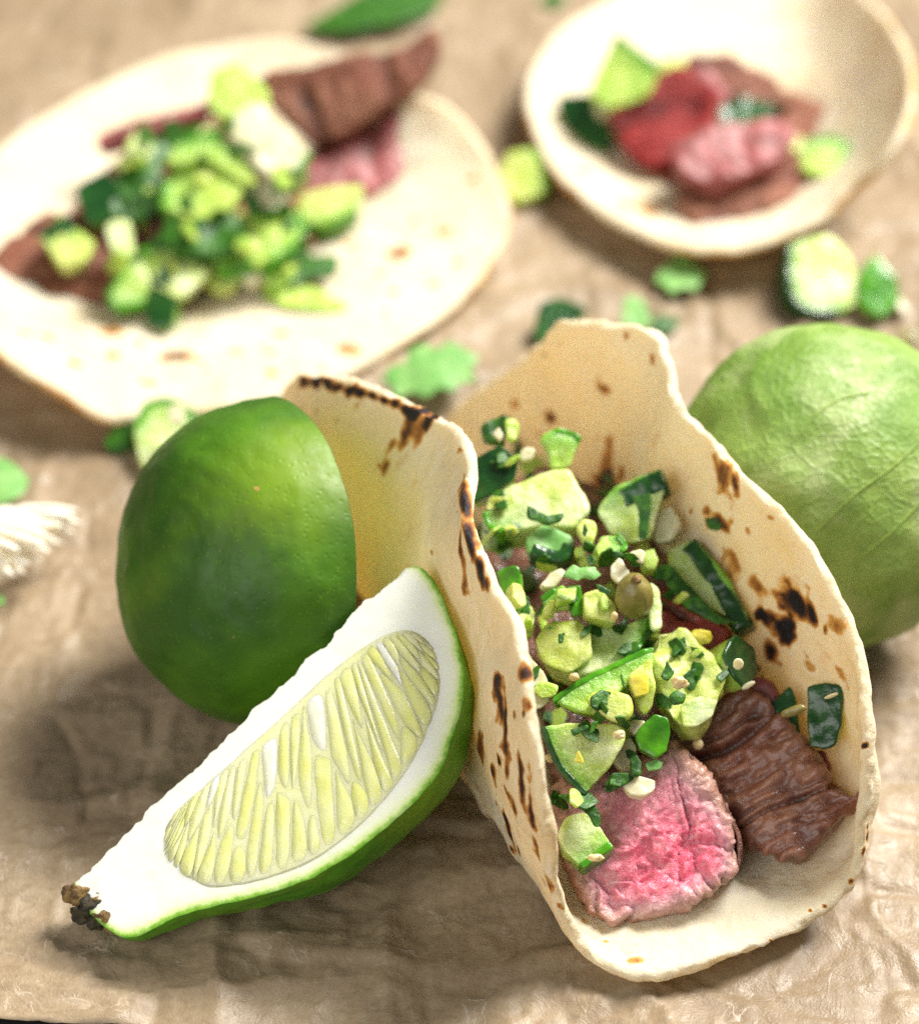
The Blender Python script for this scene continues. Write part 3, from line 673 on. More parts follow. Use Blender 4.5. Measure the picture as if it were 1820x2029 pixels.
def slab(poly, T, e, ds, d0=0., taper=0.):
    """rounded solid over a 2-D outline: returns (u, v, depth) verts and triangle faces"""
    B = resample(poly, ds); n = len(B)
    if (B[:, 0]*np.roll(B[:, 1], -1)-np.roll(B[:, 0], -1)*B[:, 1]).sum() < 0: B = B[::-1]
    tg = np.roll(B, -1, 0)-np.roll(B, 1, 0); nn = np.stack([tg[:, 1], -tg[:, 0]], 1); nn /= np.maximum(np.linalg.norm(nn, axis=1), 1e-9)[:, None]
    e = min(e, T*.45)
    layers = [(e, 0), (.45*e, .12*e), (.12*e, .45*e), (0, e)]
    k = max(1, int((T-2*e)/ds/1.6))
    layers += [(0, e+(T-2*e)*i/k) for i in range(1, k)]
    layers += [(0, T-e), (.12*e, T-.45*e), (.45*e, T-.12*e), (e, T)]
    rings = []
    c = B.mean(0)
    for ins, dp in layers:
        R = B-nn*ins; R = R+(c-R)*(taper*dp/T); rings.append(np.column_stack([R, np.full(n, dp)]))
    V = np.concatenate(rings); F = []
    m = len(layers); i = np.arange(n); j = (i+1) % n
    for r in range(m-1):
        a = r*n; b = (r+1)*n
        F.append(np.stack([a+i, b+i, b+j], 1)); F.append(np.stack([a+i, b+j, a+j], 1))
    def cap(ring, off, flip):
        nonlocal V
        R = ring[:, :2]; lo, hi = R.min(0), R.max(0)
        gx, gy = np.meshgrid(np.arange(lo[0], hi[0], ds), np.arange(lo[1], hi[1], ds*.87), indexing='ij')
        gx = gx+(np.arange(gx.shape[1])[None, :] % 2)*ds*.5
        g = np.stack([gx.ravel(), gy.ravel()], 1)
        g = g[inside(g, R)] if len(g) else g
        if len(g):
            dm = np.full(len(g), 9.)
            for q in R: dm = np.minimum(dm, np.abs(g-q).max(1)) if len(R) < 5000 else dm
            g = g[dm > ds*.55]
        pts = [Vector(p) for p in np.concatenate([R, g])]
        out = geometry.delaunay_2d_cdt(pts, [], [list(range(n))], 1, 1e-7)
        vv = np.array([tuple(p) for p in out[0]]); orig = out[3]
        mp = np.zeros(len(vv), int); add = []
        for q, o in enumerate(orig):
            if o and min(o) < n: mp[q] = off+min(o)
            else: mp[q] = len(V)+len(add); add.append((vv[q][0], vv[q][1], ring[0, 2]))
        if add: V = np.concatenate([V, np.array(add)])
        f = mp[np.array([t for t in out[2] if len(t) == 3])]
        f = f[(f[:, 0] != f[:, 1]) & (f[:, 1] != f[:, 2]) & (f[:, 0] != f[:, 2])]
        F.append(f[:, ::-1] if flip else f)
    cap(rings[0], 0, False); cap(rings[-1], (m-1)*n, True)
    V[:, 2] += d0
    F = np.concatenate(F); return (relax(V, F, 1, .4) if T > .18 else V), F

def relax(V, F, it=2, lam=.5):
    E_ = np.concatenate([F[:, [0, 1]], F[:, [1, 2]], F[:, [2, 0]]]); E_ = np.concatenate([E_, E_[:, ::-1]])
    cnt = np.bincount(E_[:, 0], minlength=len(V)).astype(float)[:, None]
    for _ in range(it):
        A_ = np.stack([np.bincount(E_[:, 0], weights=V[E_[:, 1], k], minlength=len(V)) for k in range(3)], 1)/np.maximum(cnt, 1)
        V = V+(A_-V)*lam
    return V
def frame(out, zb, n):
    """plane through the lowest outline point (at height zb) with normal n (camera-relative right, up, toward)"""
    k = max(range(len(out)), key=lambda i: out[i][1]); o = P(out[k][0], out[k][1], zb); nv = camv(n)
    e1 = RGT-nv*(RGT@nv); e1 /= np.linalg.norm(e1); e2 = np.cross(nv, e1)
    pts = []
    for (px, py) in out:
        r = ray(px, py); t = ((o-CAM)@nv)/(r@nv); w = CAM+r*t-o; pts.append((w@e1, w@e2))
    return o, e1, e2, nv, np.array(pts)

PIECES = []
def piece(name, label, cat, out, zb, n=(0, .4, 1), T=.6, flesh=None, skin=None, skinmat=None, e=.03, ds=.05, rough=.025, seed=None, group=None, skin_t=.06, fine=.012, extra=None, bend=0., flesh_name='flesh', taper=.12):
    seed = seed if seed is not None else len(PIECES)*7+3
    o, e1, e2, nv, P2 = frame(out, zb, n)
    size = np.ptp(P2, axis=0).max(); ds = min(ds, size/14); e = min(e, size*.03+.015)
    def world_(V): 
        bz = bend*((V[:, 0]-P2[:, 0].mean())**2) if bend else 0
        return o+V[:, :1]*e1+V[:, 1:2]*e2-(V[:, 2:3]+(bz[:, None] if bend else 0))*nv
    def finish(V, F, am):
        W = world_(V); N = normals(W, F)
        return W+N*(am*fbm(W*2.2+seed, seed, 3)+fine*fbm(W*7+seed, seed+3, 2))[:, None]
    front = skin == 'front'
    V, F = slab(P2, T, e, ds, d0=(skin_t*.6 if front else 0), taper=taper)
    W = finish(V, F, rough)
    if front: sd = V[:, 2]
    elif skin:
        sd = np.full(len(V), 9.)
        for i in skin: sd = np.minimum(sd, segdist(V[:, :2], P2[i], P2[(i+1) % len(P2)]))
    else: sd = np.full(len(V), .5)
    attrs = {'skin_d': sd}
    if skin is None and extra is None:
        ob = solo(name, W, F, flesh, label, cat, group, attrs=attrs); PIECES.append(ob); return ob
    base = np.array([W[:, 0].mean(), W[:, 1].mean(), W[:, 2].min()])
    root = empty(name, base, label, cat, group); PIECES.append(root)
    part(flesh_name, W, F, flesh, root, attrs=attrs)
    if skin is not None:
        if front: V2, F2 = slab(P2*1.0+ (P2-P2.mean(0))*.03, skin_t, skin_t*.45, ds, 0., 0)
        else:
            # consecutive skin edges -> one strip
            idx = list(skin)+[(skin[-1]+1) % len(P2)]; line = P2[idx]
            ar = (P2[:, 0]*np.roll(P2[:, 1], -1)-np.roll(P2[:, 0], -1)*P2[:, 1]).sum(); sg = 1 if ar > 0 else -1
            ls = [line[0]]
            for a, b in zip(line[:-1], line[1:]): ls += [a+(b-a)*t for t in (.33, .67, 1)]
            ls = np.array(ls); 
            for _ in range(2): ls[1:-1] = (ls[:-2]+2*ls[1:-1]+ls[2:])/4
            tg = np.gradient(ls, axis=0); nn = np.stack([tg[:, 1], -tg[:, 0]], 1)*sg; nn /= np.linalg.norm(nn, axis=1)[:, None]
            strip = np.concatenate([ls+nn*.02, (ls-nn*skin_t)[::-1]])
            V2, F2 = slab(strip, T+.03, skin_t*.3, min(ds, .04), -.015, taper*.6)
        part('skin', finish(V2, F2, rough*.5), F2, skinmat, root)
    if extra: extra(root, o, e1, e2, nv, P2, world_)
    return root

def steak(name, label, out, zb, n, T, kind, seed, ds=.05, fdir=25, amp=.10, crust=None, group='steak in the front taco', centre=None, rad=1.2, e=.07, cat='steak', tail=None):
    if group == 'steak on the back tortillas':
        c_ = np.mean(np.array(out, float), 0); out = [tuple(c_+(np.array(q)-c_)*1.16) for q in out]
    o, e1, e2, nv, P2 = frame(out, zb, n)
    V, F = slab(P2, T, e, ds, 0, .1)
    W = o+V[:, :1]*e1+V[:, 1:2]*e2-V[:, 2:3]*nv
    N = normals(W, F)
    a = math.radians(fdir); fa = V[:, 0]*math.cos(a)+V[:, 1]*math.sin(a); fb = -V[:, 0]*math.sin(a)+V[:, 1]*math.cos(a)
    attrs = {}
    if kind in ('pink', 'rose'):
        q = np.stack([V[:, 0], V[:, 1], V[:, 2]], 1)
        wq = q+.25*np.stack([noise(q*1.6, seed+1), noise(q*1.6, seed+2), 0*q[:, 0]], 1)
        wq = wq+.16*np.stack([noise(q*4.3, seed+8), noise(q*4.3, seed+9), 0*q[:, 0]], 1); k1 = np.abs(noise(wq*np.array([2.6, 1.5, 1.2]), seed)); k2 = np.abs(noise(wq*np.array([5.2, 3.0, 2.5]), seed+5)); k3 = np.abs(noise(wq*10, seed+6))
        disp = amp*(np.clip(k1*2.2, 0, 1)**.55*.9+np.clip(k2*2, 0, 1)**.6*.35+k3*.35-.9)+.05*fbm(q*.8, seed+7, 2)
        ed = np.full(len(V), 9.)
        for i in range(len(P2)): ed = np.minimum(ed, segdist(V[:, :2], P2[i], P2[(i+1) % len(P2)]))
        if centre is not None:
            c2 = None
            r = ray(*centre); t = ((o-CAM)@nv)/(r@nv); w = CAM+r*t-o; c2 = np.array([w@e1, w@e2])
            dn = np.clip(1.05-np.linalg.norm((V[:, :2]-c2), axis=1)/rad, 0, 1)
            done = np.clip(ed/.35, 0, 1)*.38+.62*dn*np.clip(ed/.3+.3, 0, 1)
        else: done = np.clip(ed/.9, 0, .8)
        attrs['done'] = done; attrs['fibre'] = np.clip(.5+disp/amp*.4, 0, 1)
    else:
        q = np.stack([fa*.55, fb*3.2, V[:, 2]*1.5], 1)
        wq = q+np.stack([0*fa, (.45*noise(np.stack([fa*.7, fb*.5, V[:, 2]], 1), seed+2))+.3*noise(np.stack([fa*2, fb*1.5, V[:, 2]], 1), seed+12), 0*fa], 1)
        k1 = np.abs(noise(wq*.6, seed)); k2 = np.abs(noise(wq*2.3, seed+4)); k3 = noise(wq*4.6*np.array([2.2, 1, 1]), seed+5)+.6*noise(np.stack([fa*7, fb*9, V[:, 2]*6], 1), seed+6)
        f1 = np.clip(k1*2.6, 0, 1)**.6
        disp = amp*(f1*1.2+k2*.7+.3*k3-1.1)+.06*fbm(np.stack([fa, fb, V[:, 2]], 1)*.8, seed+9, 2)
        attrs['fibre'] = np.clip(.05+.55*f1+.35*k2+.22*k3, 0, 1)
    fc = np.clip(1.2-V[:, 2]/max(T, .1), .35, 1)
    W = W+N*(disp*fc)[:, None]
    mat = {'pink': PINK, 'rose': ROSE, 'brown': BROWN, 'red': RED}[kind]
    if group == 'steak on the back tortillas': mat = {'brown': BROWN_DRY, 'red': RED_DRY}.get(kind, mat)
    if crust is None:
        ob = solo(name, W, F, mat, label, cat, group, attrs=attrs); PIECES.append(ob); return ob
    base = np.array([W[:, 0].mean(), W[:, 1].mean(), W[:, 2].min()])
    root = empty(name, base, label, cat, group); part('meat', W, F, mat, root, attrs=attrs); PIECES.append(root)
    for run in crust:
        line = P2[list(run)]
        ar = (P2[:, 0]*np.roll(P2[:, 1], -1)-np.roll(P2[:, 0], -1)*P2[:, 1]).sum(); sg = 1 if ar > 0 else -1
        ls = catmull(line, 3*len(line)); tg = np.gradient(ls, axis=0); nn = np.stack([tg[:, 1], -tg[:, 0]], 1)*sg; nn /= np.linalg.norm(nn, axis=1)[:, None]
        strip = np.concatenate([ls+nn*.03, (ls-nn*.05)[::-1]])
        V2, F2 = slab(strip, T*.9, .03, .05, .05, .06); W2 = o+V2[:, :1]*e1+V2[:, 1:2]*e2-V2[:, 2:3]*nv
        W2 = W2+normals(W2, F2)*(.03*fbm(W2*4, seed, 3))[:, None]
        part('crust', W2, F2, CRUST, root, attrs={'fibre': np.clip(.55+.3*fbm(W2*5, 3, 3), 0, 1)})
    return root
# PIECES-BEGIN
GS = 'chopped salsa in the front taco'; GL = 'chopped salsa on the back left tortilla'; GR = 'filling of the back right tortilla'; GP = 'scraps scattered on the paper'
# ---- steak in the front taco
steak('steak_chunk', 'pink rare steak chunk at the open front end of the front taco', [(1085,1560),(1170,1530),(1245,1520),(1335,1470),(1395,1530),(1445,1610),(1468,1670),(1460,1730),(1425,1762),(1330,1803),(1210,1836),(1165,1810),(1130,1720),(1095,1640)], .34, (-.05,.25,1), 1.0, 'pink', 11, ds=.034, amp=.15, crust=[(3,4,5,6,7)], centre=(1345,1725), rad=1.6, e=.09)
steak('steak_chunk', 'brown shredded steak chunk with long fibres and a pointed reddish corner', [(1330,1480),(1382,1450),(1420,1395),(1468,1370),(1522,1388),(1581,1458),(1597,1485),(1620,1520),(1646,1560),(1680,1572),(1709,1568),(1700,1582),(1667,1605),(1630,1648),(1563,1708),(1530,1690),(1495,1672),(1468,1667),(1460,1632),(1415,1576),(1370,1525)], .75, (-.45,.3,1), .9, 'brown', 21, ds=.034, fdir=24, amp=.13, e=.07)
steak('steak_chunk', 'small light brown steak piece between the skinned cucumber dice and the right wall', [(1478,1365),(1497,1340),(1525,1350),(1548,1385),(1530,1400),(1500,1395)], 1.75, (-.3,.3,1), .6, 'rose', 31, amp=.07)
steak('steak_chunk', 'reddish steak sliver under the tall dark pepper piece', [(1590,1480),(1630,1480),(1645,1510),(1640,1550),(1620,1545),(1600,1510)], 1.1, (-.5,.3,1), .4, 'rose', 33, amp=.06)
steak('steak_chunk', 'mauve grained steak strip behind the caper', [(1290,1140),(1318,1145),(1350,1175),(1400,1220),(1440,1250),(1455,1275),(1400,1290),(1330,1275),(1290,1250)], 2.1, (-.1,.6,1), .7, 'red', 35, fdir=-30, amp=.09)
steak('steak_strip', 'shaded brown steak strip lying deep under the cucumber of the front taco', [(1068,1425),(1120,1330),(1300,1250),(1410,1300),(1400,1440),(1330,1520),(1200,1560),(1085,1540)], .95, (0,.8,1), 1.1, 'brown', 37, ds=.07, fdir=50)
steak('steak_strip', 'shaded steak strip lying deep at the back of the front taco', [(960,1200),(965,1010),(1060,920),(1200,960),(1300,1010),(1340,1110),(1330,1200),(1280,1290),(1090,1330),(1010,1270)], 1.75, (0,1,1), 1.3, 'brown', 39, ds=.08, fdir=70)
# ---- salsa in the front taco (outline, height of its lowest point, tilt, thickness)
def fp(name, label, cat, *a, **k): return piece(name, label, cat, *a, group=GS, **k)
fp('cucumber_piece', 'quarter slice of cucumber with dark rind standing above the pink steak', 'cucumber', [(1073,1440),(1158,1430),(1230,1438),(1237,1465),(1206,1520),(1160,1576),(1119,1540),(1089,1492)], 1.85, (-.1,.2,1), .45, flesh=CUC, skin=[5,6,7], skinmat=CSK)
fp('cucumber_piece', 'small cucumber block with bright rind resting on the left of the pink steak', 'cucumber', [(1106,1656),(1122,1618),(1150,1603),(1178,1620),(1215,1678),(1153,1722),(1115,1686)], 1.15, (0,.35,1), .5, flesh=CUC, skin=[4], skinmat=PSK, skin_t=.1)
fp('herb_leaf', 'dark wet herb leaf draped on the small cucumber block', 'herb', [(1100,1574),(1140,1576),(1178,1588),(1192,1612),(1192,1640),(1180,1642),(1168,1618),(1148,1604),(1130,1596),(1120,1582)], 1.62, (0,.3,1), .06, flesh=HERB, bend=.15)
fp('pepper_piece', 'bright green pepper dice with a wet top above the pink steak', 'pepper', [(1269,1439),(1296,1415),(1322,1422),(1328,1448),(1320,1487),(1299,1502),(1266,1484),(1258,1457)], 2.0, (0,.25,1), .4, flesh=PEP, skin='front', skinmat=PSK)
fp('onion_piece', 'translucent onion bit lying on top of the pink steak', 'onion', [(1231,1544),(1269,1536),(1303,1544),(1302,1564),(1278,1578),(1248,1576),(1236,1562)], 1.72, (0,.5,1), .2, flesh=ONION)
fp('onion_piece', 'dull onion bit beside the right edge of the quarter cucumber slice', 'onion', [(1226,1470),(1250,1455),(1262,1480),(1258,1520),(1232,1528),(1212,1510)], 1.7, (0,.3,1), .3, flesh=ONION)
fp('onion_piece', 'little onion bit tucked above the bright pepper dice', 'onion', [(1240,1440),(1258,1425),(1278,1425),(1280,1446),(1256,1458)], 2.1, (0,.3,1), .25, flesh=ONION)
fp('herb_leaf', 'curled green herb bit below the bright pepper dice', 'herb', [(1246,1500),(1262,1492),(1272,1510),(1268,1536),(1252,1538)], 1.9, (0,.4,1), .1, flesh=HERB)
fp('herb_leaf', 'pale green herb stalk bit right of the curled herb bit', 'herb', [(1275,1512),(1300,1500),(1318,1508),(1312,1526),(1284,1528)], 1.85, (0,.4,1), .1, flesh=LEAF)
fp('herb_leaf', 'dark herb scrap between the quarter cucumber slice and the pink steak', 'herb', [(1192,1560),(1212,1528),(1245,1530),(1258,1542),(1230,1560),(1200,1575)], 1.75, (0,.4,1), .1, flesh=HERB)
fp('pepper_slice', 'long bright green pepper wedge pointing left below the yellow cucumber', 'pepper', [(1092,1388),(1135,1356),(1225,1312),(1294,1283),(1292,1330),(1232,1366),(1190,1418),(1140,1408)], 2.45, (0,.45,1), .35, flesh=PEP, skin=[0,1,2], skinmat=PSK)
fp('cucumber_seed_pulp', 'pale curled seed pulp in front of the long pepper wedge', 'cucumber', [(1157,1388),(1173,1370),(1209,1366),(1246,1378),(1254,1406),(1240,1430),(1212,1428),(1192,1415),(1178,1400)], 2.6, (0,.4,1), .3, flesh=CUCY, e=.1)
fp('cucumber_piece', 'yellow cucumber bit right of the pale curled seed pulp', 'cucumber', [(1242,1337),(1290,1300),(1296,1360),(1293,1397),(1281,1418),(1262,1406),(1248,1370)], 2.5, (0,.3,1), .3, flesh=CUCY)
fp('pepper_seed_jelly', 'square amber jelly bit on the yellow cucumber bit', 'cucumber', [(1246,1340),(1284,1332),(1288,1375),(1258,1382)], 2.75, (0,.3,1), .14, flesh=JELLY)
fp('cucumber_piece', 'juicy yellowish cucumber chunk flecked with herbs near the left rim', 'cucumber', [(1056,1263),(1083,1232),(1150,1227),(1174,1255),(1172,1300),(1130,1336),(1090,1322),(1065,1292)], 2.55, (-.1,.5,1), .6, flesh=CUCY, e=.14)
fp('cucumber_slab', 'smooth cucumber slab with a thin green right edge below the caper', 'cucumber', [(1158,1240),(1240,1234),(1291,1220),(1284,1255),(1262,1290),(1195,1326),(1140,1340)], 2.45, (.1,.6,1), .4, flesh=CUC, skin=[2,3], skinmat=PSK, skin_t=.05)
fp('onion_piece', 'plump white onion piece poking out beside the left rim', 'onion', [(1034,1290),(1050,1288),(1066,1312),(1082,1334),(1094,1361),(1089,1391),(1065,1410),(1040,1400),(1028,1350)], 2.35, (.2,.3,1), .4, flesh=ONION, e=.12)
fp('cucumber_piece', 'large pale juicy cucumber piece at the right of the salsa heap', 'cucumber', [(1285,1290),(1300,1245),(1345,1238),(1378,1262),(1402,1290),(1436,1332),(1440,1365),(1420,1410),(1385,1436),(1350,1440),(1328,1425),(1310,1390),(1298,1340)], 2.2, (0,.5,1), .7, flesh=CUCY, e=.16, rough=.09)
fp('cucumber_piece', 'cucumber dice with a dark wet rind face right of the pale juicy piece', 'cucumber', [(1431,1299),(1456,1256),(1495,1283),(1502,1337),(1477,1364),(1457,1340)], 2.3, (.75,.4,.85), .62, flesh=CUCY, skin='front', skinmat=CSK)
fp('cucumber_seed_pulp', 'glossy seed pulp hanging below the large pale cucumber piece', 'cucumber', [(1345,1395),(1390,1372),(1425,1385),(1412,1420),(1385,1440),(1352,1442)], 2.3, (0,.2,1), .3, flesh=CUC, e=.12)
fp('herb_leaf', 'tiny dark diamond of herb on the large pale cucumber piece', 'herb', [(1308,1340),(1320,1304),(1336,1330),(1322,1350)], 2.95, (0,.5,1), .05, flesh=HERB)
fp('herb_leaf', 'dark herb bit in the seed hollow of the large pale cucumber piece', 'herb', [(1325,1378),(1342,1366),(1358,1376),(1354,1392),(1334,1396)], 2.62, (0,.4,1), .08, flesh=HERB)
fp('pepper_piece', 'tall dark green pepper rectangle leaning on the right wall', 'pepper', [(1600,1362),(1625,1355),(1670,1357),(1664,1436),(1654,1474),(1635,1482),(1603,1478),(1599,1417)], 1.75, (-.35,.25,1), .32, flesh=PEP, skin='front', skinmat=CSK)
fp('pepper_piece', 'dark green pepper triangle left of the tall pepper rectangle', 'pepper', [(1517,1407),(1564,1358),(1577,1385),(1581,1428),(1584,1458),(1562,1441),(1538,1422)], 1.6, (-.1,.3,1), .25, flesh=PEP, skin='front', skinmat=CSK)
fp('onion_piece', 'white onion flake between the herb heap and the caper', 'onion', [(1208,1119),(1227,1105),(1250,1134),(1226,1156),(1209,1142)], 3.3, (0,.4,1), .2, flesh=ONION)
fp('onion_piece', 'white onion flake above the caper', 'onion', [(1246,1098),(1267,1087),(1280,1095),(1274,1116),(1254,1108)], 3.45, (0,.4,1), .18, flesh=ONION)
fp('onion_piece', 'tan onion piece left of the chopped herb heap', 'onion', [(1068,1165),(1085,1136),(1112,1122),(1124,1132),(1098,1164)], 3.1, (0,.4,1), .2, flesh=ONION)
fp('cucumber_piece', 'pale cucumber strip curving round the right side of the caper', 'cucumber', [(1285,1150),(1302,1165),(1310,1205),(1312,1245),(1290,1250),(1282,1200)], 2.75, (0,.4,1), .3, flesh=CUC)
fp('herb_leaf', 'bright chopped herb leaf on top of the salsa heap', 'herb', [(1109,1141),(1135,1114),(1150,1124),(1178,1120),(1197,1138),(1178,1152),(1160,1142),(1146,1153),(1128,1146)], 3.55, (0,.6,1), .07, flesh=LEAF, rough=.06)
fp('herb_leaf', 'dark herb strip below the bright chopped leaf', 'herb', [(1178,1155),(1200,1160),(1214,1172),(1204,1181),(1184,1172)], 3.4, (0,.4,1), .07, flesh=HERB)
fp('herb_leaf', 'small dark herb sprig standing between the salsa heap and the pale curl', 'herb', [(1158,1100),(1170,1094),(1182,1110),(1176,1122),(1164,1118)], 3.5, (0,.4,1), .06, flesh=HERB)
fp('pepper_piece', 'yellow green pepper block below the tan onion piece', 'pepper', [(1071,1186),(1098,1166),(1116,1158),(1128,1206),(1108,1206),(1084,1212)], 3.0, (-.1,.3,1), .35, flesh=PEP, skin=[0], skinmat=PSK)
fp('pepper_piece', 'mid green pepper block under the bright chopped leaf', 'pepper', [(1120,1162),(1152,1158),(1158,1218),(1132,1220)], 2.95, (0,.3,1), .35, flesh=PEP, skin='front', skinmat=PSK)
fp('cucumber_piece', 'speckled pale green cucumber bit left of the caper', 'cucumber', [(1154,1174),(1190,1168),(1222,1196),(1222,1236),(1190,1228),(1156,1218)], 2.95, (.1,.4,1), .35, flesh=CUCY)
fp('pepper_piece', 'glossy green pepper strip standing beside the charred left rim', 'pepper', [(982,1133),(1000,1124),(1026,1122),(1029,1151),(1026,1211),(1009,1222),(993,1178)], 2.95, (-.2,.2,1), .35, flesh=PEP, skin='front', skinmat=PSK)
fp('pepper_piece', 'dull green pepper bit below the standing pepper strip', 'pepper', [(1012,1215),(1050,1195),(1062,1225),(1052,1258),(1030,1262)], 2.7, (0,.4,1), .3, flesh=PEP)
fp('pepper_piece', 'dark green chili slice with a pale cut top in the middle of the heap', 'pepper', [(1041,1068),(1076,1038),(1133,1058),(1141,1080),(1130,1106),(1108,1116),(1045,1098)], 3.15, (0,.5,1), .35, flesh=LEAF, skin=[3,4,5], skinmat=CSK, skin_t=.2)
fp('cucumber_seed_pulp', 'pale curl with a green slit beside the dark chili slice', 'cucumber', [(1141,1047),(1152,1030),(1176,1033),(1182,1049),(1170,1084),(1157,1076)], 3.35, (0,.4,1), .2, flesh=CUCY, e=.09)
fp('herb_leaf', 'thin green slit of herb on the pale curl', 'herb', [(1154,1054),(1158,1036),(1164,1050),(1158,1064)], 3.65, (0,.4,1), .03, flesh=HERB)
fp('pepper_piece', 'green pepper chunk right of the pale curl', 'pepper', [(1187,1062),(1222,1055),(1248,1082),(1230,1094),(1190,1110),(1170,1098)], 3.2, (0,.5,1), .35, flesh=PEP, skin=[1,2], skinmat=PSK)
fp('cucumber_piece', 'dull green cucumber bit right of the upper onion flake', 'cucumber', [(1272,1090),(1298,1082),(1306,1110),(1296,1130),(1274,1124)], 3.0, (0,.4,1), .3, flesh=PEP)
fp('cucumber_piece', 'big blurred cucumber chunk with a white facet at the back of the heap', 'cucumber', [(956,1015),(1000,966),(1050,945),(1095,930),(1128,928),(1153,972),(1170,1012),(1140,1046),(1080,1042),(1000,1056),(964,1046)], 3.1, (0,.5,1), .7, flesh=CUC, e=.14, skin=[9,10], skinmat=PSK)
fp('herb_leaf', 'dark forked herb scrap on the big blurred cucumber chunk', 'herb', [(1044,1000),(1084,1022),(1120,1016),(1109,1032),(1084,1040),(1044,1026)], 3.5, (0,.5,1), .05, flesh=HERB)
fp('pepper_piece', 'yellow green pepper curl standing at the back of the heap', 'pepper', [(1068,866),(1098,850),(1133,853),(1151,872),(1136,898),(1132,925),(1092,928),(1086,893)], 3.4, (.1,.2,1), .35, flesh=PEP, e=.12, skin=[1,2], skinmat=PSK)
fp('cucumber_rind', 'almost black cucumber rind piece behind the top of the left rim', 'cucumber', [(930,912),(990,880),(1024,909),(1018,950),(964,984),(932,998)], 3.25, (-.1,.3,1), .5, flesh=PEP, skin='front', skinmat=CSK)
fp('herb_leaf', 'chopped herb clump at the very back of the heap', 'herb', [(947,848),(968,832),(998,816),(1012,838),(1000,872),(972,878),(952,868)], 3.55, (0,.4,1), .25, flesh=HERB, rough=.09)
fp('herb_leaf', 'yellow green herb bit right of the chopped clump', 'herb', [(1000,832),(1020,826),(1034,844),(1022,874),(1004,868)], 3.6, (0,.4,1), .15, flesh=PEP, rough=.06)
fp('onion_piece', 'small white onion crumb below the chopped herb clump', 'onion', [(1026,900),(1040,886),(1058,890),(1056,908),(1036,914)], 3.5, (0,.4,1), .15, flesh=ONION)
fp('onion_piece', 'tan onion crumb in the chopped herb clump', 'onion', [(974,858),(988,846),(998,860),(990,874)], 3.75, (0,.4,1), .1, flesh=ONION)
fp('cucumber_piece', 'shaded cucumber piece with wide dark rind against the back wall', 'cucumber', [(1180,1010),(1213,970),(1262,944),(1313,925),(1320,965),(1302,1012),(1290,1070),(1240,1078),(1205,1055)], 2.85, (-.15,.2,1), .5, flesh=CUC, skin=[1,2], skinmat=CSK, skin_t=.38)
fp('herb_leaf', 'dark upright herb blade on the shaded cucumber piece', 'herb', [(1248,985),(1290,970),(1292,1010),(1284,1070),(1262,1072),(1262,1010)], 3.05, (-.1,.2,1), .06, flesh=HERB)
fp('onion_piece', 'shaded tan onion piece right of the upright herb blade', 'onion', [(1290,1020),(1330,1000),(1348,1040),(1330,1072),(1296,1076)], 2.75, (-.2,.3,1), .3, flesh=ONION)
fp('cucumber_piece', 'shaded cucumber slice with dark rind leaning on the middle of the right wall', 'cucumber', [(1322,1090),(1374,1063),(1415,1111),(1452,1165),(1490,1238),(1442,1224),(1401,1200),(1350,1165),(1326,1135)], 2.35, (-.35,.4,1), .4, flesh=CUC, skin=[1,2,3], skinmat=CSK, skin_t=.3)
fp('herb_leaf', 'dark herb blade below the shaded cucumber slice', 'herb', [(1310,1120),(1340,1128),(1390,1190),(1430,1222),(1470,1236),(1420,1238),(1360,1205),(1316,1160)], 2.5, (-.3,.4,1), .08, flesh=HERB)
fp('herb_leaf', 'small dark herb speck stuck high on the right wall', 'herb', [(1394,1026),(1420,1024),(1434,1036),(1420,1050),(1402,1048)], 3.2, (-.5,.3,1), .05, flesh=HERB)
for k, (lab, pts, zb) in enumerate([
    ('green herb fleck on the left of the juicy yellowish cucumber chunk', [(1078,1244),(1088,1238),(1098,1242),(1090,1250)], 3.12),
    ('forked herb fleck in the middle of the juicy yellowish cucumber chunk', [(1105,1256),(1120,1252),(1116,1272),(1106,1276)], 3.0),
    ('herb fleck on the upper edge of the quarter cucumber slice', [(1128,1446),(1164,1434),(1170,1440),(1136,1460)], 2.62),
    ('slanted herb fleck right of the other fleck on the quarter cucumber slice', [(1164,1458),(1174,1430),(1186,1428),(1176,1450)], 2.6),
    ('tiny amber flake on the face of the quarter cucumber slice', [(1134,1510),(1146,1486),(1158,1512)], 2.22),
    ('thin herb splinter on the yellow cucumber bit', [(1226,1336),(1232,1332),(1240,1362),(1234,1364)], 2.8)]):
    fp('herb_fleck', lab, 'herb', pts, zb, (0,.35,1), .035, flesh=JELLY if 'amber' in lab else HERB, rough=.01)
def ball(name, label, cat, px, py, z, r, mat, group=GS, seed=1, amp=.08, rot=None):
    v, f = blob(P(px, py, z), np.array(r)*.8, seed, amp, 18, rot); return solo(name, v, f, mat, label, cat, group)
def caper():
    c = P(1255, 1183, 3.15); v, f = blob(c, (.27, .25, .36), 4, .06, 24)
    root = empty('caper', (c[0], c[1], v[:, 2].min()), 'round olive brown caper on the salsa heap', 'caper', GS)
    part('berry', v, f, CAPER, root); v, f = blob(c+np.array([.02, -.05, .36]), (.07, .07, .05), 3, .2, 8); part('stalk_end', v, f, SCAR, root)
caper()
def tiltm(a, b):
    ca, sa, cb, sb = math.cos(a), math.sin(a), math.cos(b), math.sin(b)
    return np.array([[ca, -sa, 0], [sa, ca, 0], [0, 0, 1]])@np.array([[cb, 0, sb], [0, 1, 0], [-sb, 0, cb]])
ball('mustard_seed', 'round cream seed on the brown shredded steak', 'seed', 1382, 1475, 1.62, (.095, .095, .1), SEED, seed=2, amp=.05)
